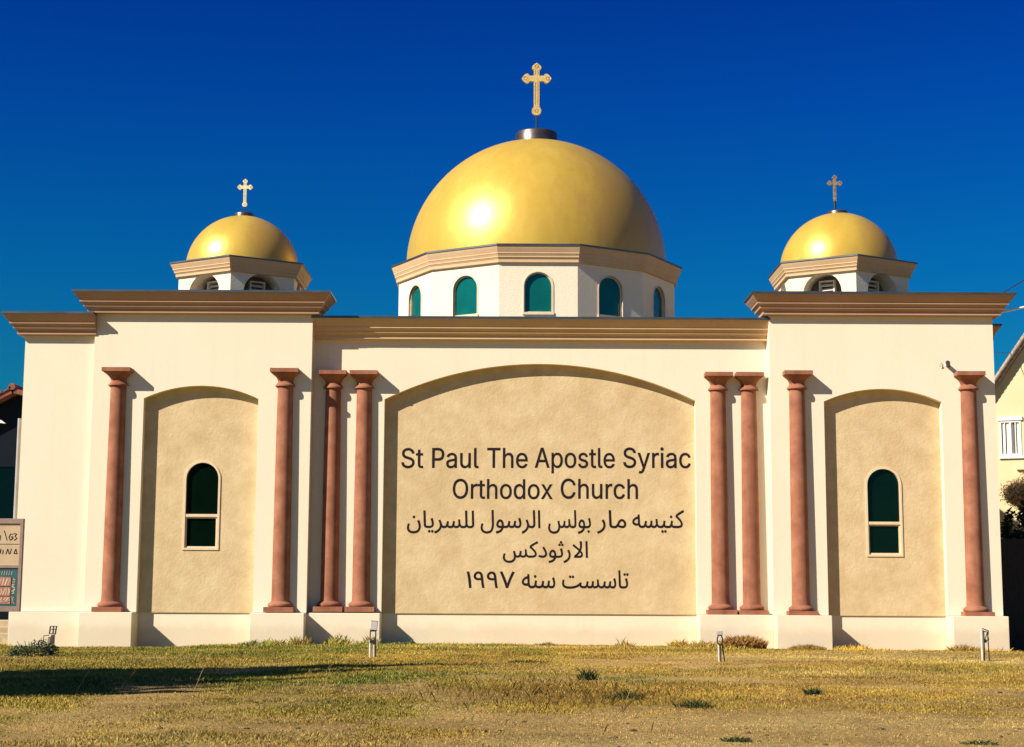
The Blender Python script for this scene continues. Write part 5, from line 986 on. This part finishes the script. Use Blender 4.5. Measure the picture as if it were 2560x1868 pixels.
MB().box(.5, 3.4, -.10, .03, 6.0, 6.12).build('frame', M_NAVY, wn_)
MB().box(.5, 3.4, -.10, .03, 2.88, 3.0).build('frame', M_NAVY, wn_)
# --- street lamp at the left edge
sl_ = thing('street_lamp', 'grey street lamp head reaching in from the left edge', 'street lamp', (-17.9, 4, 0))
MB().tube([(0, 0, -.3), (0, 0, 6.2), (.2, 0, 6.55), (.9, 0, 6.75)], [.08, .06, .045, .035], 10).build('pole', M_GREYPIPE, sl_)
MB().add([(.8, -.14, 6.72), (1.3, -.17, 6.70), (1.84, -.03, 6.62), (1.84, .03, 6.62), (1.3, .17, 6.70), (.8, .14, 6.72), (.85, -.08, 6.82), (1.3, -.1, 6.86), (1.7, 0, 6.72), (1.3, .1, 6.86), (.85, .08, 6.82)],
         [(0, 1, 2, 3, 4, 5), (0, 6, 7, 1), (1, 7, 8, 2), (2, 8, 3), (3, 8, 9, 4), (4, 9, 10, 5), (5, 10, 6, 0), (6, 10, 9, 8, 7)]).build('lamp_head', M_WHITE, sl_)

# --- house on the right
M_YEL = stucco('pale_yellow_render', (.60, .54, .32), (.66, .59, .36), 20, .15, .6)
rh = thing('house', 'pale yellow gabled house with a white window to the right of the church', 'house', (17.95, 12, 0), rz=R(-21))
roof_k = 1.44
apx, apz = 4.0, 9.05 + 4.0 * roof_k
MB().extrude([[(-1.4, -.5), (9.4, -.5), (9.4, 7.04), (apx, apz - .1), (-1.4, 7.04)], arch_loop(-.02 + .02, .78, 6.42, 7.72, .002, 2)[::-1]], 0, 8).build('wall', M_YEL, rh)
M_VERGE = plain('grey_tile_verge', (.33, .26, .21), .85, 0, .35, 9, .5, 25)
rr = MB()
for a, b in (((-1.7, 6.61), (apx, apz)), ((apx, apz), (9.7, 6.61))):
    rr.extrude([roofslab(a, b, .15)], -.3, 8.3)
nn_ = 52
for i in range(nn_):
    t_ = i / nn_
    ax, az = -1.7 + (apx + 1.7) * t_, 6.61 + (apz - 6.61) * t_
    rr.tube([(ax - .1, -.34, az + .12), (ax + .06, -.34, az + .34)], [.06, .085], 8)
rr.build('roof', M_VERGE, rh)
wi = MB()
o_ = [(0.0, 6.42), (.76, 6.42), (.76, 7.72), (0.0, 7.72)]
wi.extrude([o_, ring_in(o_, .07)[::-1]], -.03, .1)
for x in (.19, .36, .40, .56):
    wi.box(x - .016, x + .016, -.02, .08, 6.49, 7.65)
wi.box(.345, .415, -.028, .06, 6.49, 7.65)
wo = wi.build('window', M_WHITE, rh)
MB().box(-.04, .82, -.08, .12, 6.32, 6.42).build('sill', M_WHITE, wo)
MB().box(-.04, .82, -.07, .12, 7.72, 7.86).build('lintel', M_WHITE, wo)
MB().box(.0, .76, .06, .075, 6.45, 7.7).build('pane', plain('grey_pane', (.10, .11, .12), .15, 0, .3, 4), wo)
cu = MB()
for a, b in ((.10, .17), (.24, .33), (.42, .47), (.60, .68)):
    cu.box(a, b, .045, .058, 6.49, 7.65)
cu.build('curtain', M_WHITE, wo)
MB().box(.55, 8.05, -.12, .0, 5.9, 6.05).build('string_course', M_YEL, rh)

# --- leaves
def leaf_cloud(name, mat, parent, centers, n, size, colA, colB, loc=(0, 0, 0)):
    c = np.array([q[:3] for q in centers])
    rd = np.array([q[3:6] for q in centers])
    pr_ = rd.prod(1) ** (2 / 3)
    k = rng.choice(len(c), n, p=pr_ / pr_.sum())
    u = rng.normal(size=(n, 3))
    u /= np.linalg.norm(u, axis=1)[:, None]
    r_ = rng.random((n, 1)) ** .35
    r_ = r_ * (0.72 + 0.5 * rng.random((n, 1)))
    p = c[k] + u * r_ * rd[k]
    a = rng.normal(size=(n, 3))
    a /= np.linalg.norm(a, axis=1)[:, None]
    b = np.cross(a, rng.normal(size=(n, 3)))
    b /= np.linalg.norm(b, axis=1)[:, None]
    sz = size * rng.uniform(.6, 1.4, (n, 1))
    V = np.stack([p - a * sz, p + b * sz * .45, p + a * sz, p - b * sz * .45], 1).reshape(-1, 3)
    F = np.arange(n)[:, None] * 4 + np.array([[0, 1, 2, 3]])
    t_ = rng.random((n, 1))
    col = np.array(colA) * (1 - t_) + np.array(colB) * t_
    o = fast_mesh(name, V, F, 4, mat, np.repeat(col, 4, 0))
    o.parent = parent
    o.location = loc
    return o
M_LEAF = attr_mat('leaves', .55)
# tan bush and dark shrub behind the fence
b1 = thing('bush', 'rounded tan dried bush against the pale yellow house', 'bush', (18.7, 10.8, 0))
MB().tube([(0, 0, -.3), (.05, 0, 2), (-.05, 0, 4.4)], [.14, .1, .05], 8).build('trunk', plain('bark', (.09, .06, .04), .9, 0, .3, 8), b1)
leaf_cloud('crown', M_LEAF, b1, [(-.35, 0, 5.0, .75, .7, .5), (.5, .1, 5.35, .9, .8, .55), (1.2, 0, 5.2, .9, .8, .7), (.1, .1, 4.75, .9, .7, .35)], 34000, .042, (.42, .27, .12), (.70, .52, .28))
b2 = thing('shrub', 'dark green leafy shrub above the black fence on the right', 'shrub', (16.5, 5.2, 0))
MB().tube([(0, 0, -.3), (.0, 0, 1.5), (.1, 0, 3.4)], [.09, .07, .03], 8).build('stem', plain('bark', (.09, .06, .04)), b2)
leaf_cloud('foliage', M_LEAF, b2, [(-.55, 0, 3.45, .22, .3, .35), (-.42, 0, 3.95, .16, .2, .2), (-.2, 0, 3.2, .4, .4, .3), (.05, 0, 3.75, .3, .3, .3), (.2, 0, 4.2, .28, .3, .3), (.45, 0, 4.05, .35, .35, .45), (.6, 0, 3.4, .6, .4, .5), (0, 0, 2.6, .8, .4, .6)], 3200, .075, (.008, .014, .008), (.03, .045, .02))
# black fence in the church's shade
fe = thing('fence', 'solid black board fence between the church and the yellow house', 'fence', (14.6, 4.0, 0))
fp = MB()
for i in range(26):
    fp.box(-.25 + i * .155, -.25 + i * .155 + .147, 0, .03, -.5, 3.12 + .02 * (i % 2))
fp.build('boards', plain('black_boards', (.006, .006, .008), .7, 0, .4, 6), fe)
for z in (.3, 2.5):
    MB().box(-.25, 3.8, .03, .08, z, z + .12).build('rail', M_BLACK, fe)

# --- power cables on the right
def cable(a, b, sag, r, mat, label):
    a, b = Vector(a), Vector(b)
    pts = [tuple((b - a) * (i / 20) - Vector((0, 0, sag * 4 * (i / 20) * (1 - i / 20)))) for i in range(21)]
    o = MB().tube(pts, r, 6).build('power_cable', mat, None, a)
    return tag(o, label, 'cable', 'overhead cables right of the church')
cable((15.9, 6, 11.1), (26, 6, 17.9), .25, .02, M_BLACK, 'thin black overhead cable rising from behind the right tower cornice')
cable((14.42, .25, 9.67), (24, 1.2, 12.7), .2, .035, M_WHITE, 'thick white overhead cable fixed under the right tower cornice')
cable((14.3, 7.2, 9.72), (32, 26, 12.6), .3, .012, M_BLACK, 'thin dark cable crossing just above the yellow house roof')

# --- cypresses that shade the lawn from beyond the left edge
def cypress(x, y, h, r):
    t = thing('cypress_tree', 'tall narrow cypress left of the lawn, known by its long shadow', 'tree', (x, y, gz(x, y)), 'cypresses left of the lawn')
    MB().tube([(0, 0, -.2), (0, 0, h * .5), (0.05, 0, h * .9)], [.16, .1, .03], 8).build('trunk', plain('bark', (.09, .06, .04)), t)
    cs = []
    for i in range(16):
        f = i / 15
        rr_ = r * (0.35 + .65 * math.sin(math.pi * min(1, .25 + f * .75))) * (1 if f < .75 else (1 - f) * 3 + .22)
        cs.append((random.uniform(-.12, .12), random.uniform(-.12, .12), .4 + f * (h - .7), rr_, rr_, h / 16))
    leaf_cloud('crown', M_LEAF, t, cs, 15000, .13, (.02, .04, .012), (.06, .09, .025))
def shadow_tree(tx_, ty_, h, r):
    L_ = h / (SUN.z / math.hypot(SUN.x, SUN.y))
    u = Vector((SUN.x, SUN.y)).normalized()
    cypress(tx_ + u.x * L_, ty_ + u.y * L_, h, r)
shadow_tree(-0.7, -14.0, 10.6, 1.2)
shadow_tree(-1.9, -16.6, 9.8, 1.35)
shadow_tree(-3.1, -19.4, 9.4, 1.4)
shadow_tree(-4.6, -21.9, 9.0, 1.15)

# --- weeds, tufts and stalks
def tuft(x, y, label, cat, n, spread, h, colA, colB, w=.012, lean=.8, name='weed', group=None):
    z = gz(x, y)
    a = rng.uniform(0, 2 * np.pi, n)
    q = spread * np.sqrt(rng.random(n))
    bx, by = q * np.cos(a) * 1.3, q * np.sin(a) * .8
    hh_ = h * rng.uniform(.35, 1, n) * (1 - .5 * (q / spread) ** 2)
    t_ = rng.random((n, 1))
    col = np.array(colA) * (1 - t_) + np.array(colB) * t_
    o = blade_mesh(name, bx, by, np.zeros(n), hh_, np.full(n, w), col, M_GRASS, lean)
    o.location = (x, y, z)
    return tag(o, label, cat, group)
DG, LG = (.010, .025, .012), (.045, .075, .022)
def leafy(x, y, label, n, sx_, h, colA, colB, size):
    t = thing('weed', label, 'weed', (x, y, gz(x, y)))
    sm = MB()
    for i in range(9):
        bx = random.uniform(-sx_, sx_) * .8
        sm.tube([(bx * .5, 0, 0), (bx, random.uniform(-.1, .1), h * random.uniform(.5, .95))], .007, 5)
    sm.build('stem', plain('weed_stem', (.05, .07, .02), .8), t)
    leaf_cloud('leaves', M_LEAF, t, [(-sx_ * .5, 0, h * .3, sx_ * .55, .2, h * .35), (sx_ * .3, 0, h * .45, sx_ * .5, .22, h * .5), (sx_ * .7, 0, h * .35, sx_ * .3, .2, h * .45), (-sx_ * .9, 0, h * .15, sx_ * .3, .15, h * .2)], n, size, colA, colB)
leafy(-10.15, -11.75, 'bushy dark green weed at the foot of the caged garden light', 1500, .5, .40, (.015, .03, .015), (.12, .16, .08), .028)
tuft(1.26, -19.8, 'upright green grass tuft on the lawn below the last Arabic line', 'grass tuft', 160, .11, .26, DG, LG, .009, .9)
tuft(4.28, -23.2, 'small green weed alone in the dry grass, right half of the lawn', 'weed', 130, .10, .17, DG, LG, .011, 1.3)
tuft(2.2, -30.3, 'flat green weed at the very front of the lawn', 'weed', 200, .12, .07, DG, (.05, .08, .02), .01, 2.0)
tuft(4.55, -30.3, 'small green weed patch in the front right corner', 'weed', 180, .16, .06, DG, (.06, .085, .02), .009, 2.0)
tuft(0.3, -13.5, 'low dark green clump between the two middle garden lights', 'grass tuft', 200, .3, .10, (.03, .035, .008), (.09, .085, .015), .02, 1.2)
tuft(1.55, -24.2, 'dark green clump in the tall rusty grass in front', 'grass tuft', 240, .22, .16, DG, (.08, .08, .015), .01, 1.0)
tuft(2.35, -25.5, 'olive grass clump beside bare dirt near the front', 'grass tuft', 240, .2, .14, DG, (.10, .09, .02), .01, 1.0)
tuft(6.55, -.75, 'large rust brown dried weed against the plinth behind the oval bracket light', 'dried weed', 3600, .5, .42, (.17, .065, .014), (.40, .24, .07), .007, .9, 'dried_weed')
tuft(8.35, -.80, 'low brown dried weed at the plinth of the right tower, left side', 'dried weed', 1500, .42, .2, (.16, .08, .016), (.36, .24, .06), .008, 1.0, 'dried_weed')
tuft(12.75, -.85, 'straw coloured dried weed at the right tower plinth near the broken light', 'dried weed', 700, .4, .32, (.17, .10, .025), (.40, .27, .09), .012, .9, 'dried_weed')
tuft(-5.95, -.75, 'thin straw grass tuft at the corner of the left tower plinth', 'grass tuft', 320, .3, .34, (.20, .14, .03), (.38, .28, .08), .009, .7)
tuft(-7.2, -.9, 'green grass tuft at the foot of the left tower plinth', 'grass tuft', 320, .4, .22, (.06, .07, .01), (.16, .15, .03), .011, .8)
tuft(-2.9, .55, 'small lime green sprout in the shaded corner under the centre panel', 'weed', 26, .07, .2, (.10, .15, .02), (.2, .24, .05), .016, .6)
tuft(1.0, -.1, 'dark brown dry clump at the foot of the centre wall', 'dried weed', 240, .28, .14, (.06, .03, .008), (.2, .13, .03), .012, 1.0, 'dried_weed')
# a patch of taller rusty grass in front
n = 3200
px_, py_ = rng.normal(0.6, 1.0, n), rng.normal(-23.3, 2.0, n)
tall = blade_mesh('tall_grass', px_, py_, ground_z(px_, py_), .04 + .11 * rng.random(n) ** 2.5, np.full(n, .007), np.array([.20, .118, .026]) * rng.uniform(.5, 1.25, (n, 1)), M_GRASS, 1.0)
tag(tall, 'taller rusty seed grass in the middle of the front lawn', 'grass', kind='stuff')
# bare clods and stones
cl = MB()
for i in range(420):
    d_ = random.uniform(14.5, 36)
    x, y = random.uniform(-.34, .34) * d_, d_ - 46
    if random.random() > .35 + float(masks(np.array([x]), np.array([y]))[1][0]):
        continue
    r_ = random.uniform(.008, .03) * (1 if random.random() < .88 else 1.8)
    M = Matrix.Translation((x, y, gz(x, y))) @ Matrix.Rotation(random.uniform(0, 6), 4, 'Z') @ Matrix.Diagonal((r_ * random.uniform(.8, 1.8), r_, r_ * .6, 1))
    b = bmesh.new()
    bmesh.ops.create_icosphere(b, subdivisions=1, radius=1)
    cl.add([M @ (v.co * random.uniform(.75, 1.2)) for v in b.verts], [tuple(v.index for v in f.verts) for f in b.faces])
    b.free()
tag(cl.build('clods', plain('clod_earth', (.075, .048, .022), .95, 0, .5, 5), None), 'small dark clods of earth scattered over the dry lawn', 'clods', kind='stuff')
# dry stalks in the shadow band
for i, (x, y, h, dx) in enumerate(((-6.05, -23.6, .52, .30), (-5.5, -23.5, .30, .24), (-4.45, -23.4, .56, .24), (-2.95, -22.6, .24, .02), (-2.7, -22.6, .30, .08), (-2.2, -21.4, .2, .08), (-1.05, -20.8, .40, .22), (1.45, -25.4, .42, .2))):
    s_ = MB().tube([(0, 0, 0), (dx * .46, 0, h * .52), (dx, .03, h)], [.003, .0028, .002], 5)
    for q in range(5):
        f = .8 + .05 * q
        s_.tube([(dx * f, .02, h * f), (dx * f + random.uniform(-.03, .04), 0, h * f + .05)], .003, 4)
    o = s_.build('dry_stalk', plain('straw', (.42, .28, .11), .8, 0, .2, 10), None, (x, y, gz(x, y)))
    tag(o, 'tall dry straw stalk standing up out of the lawn', 'grass stalk', 'dry stalks on the lawn')
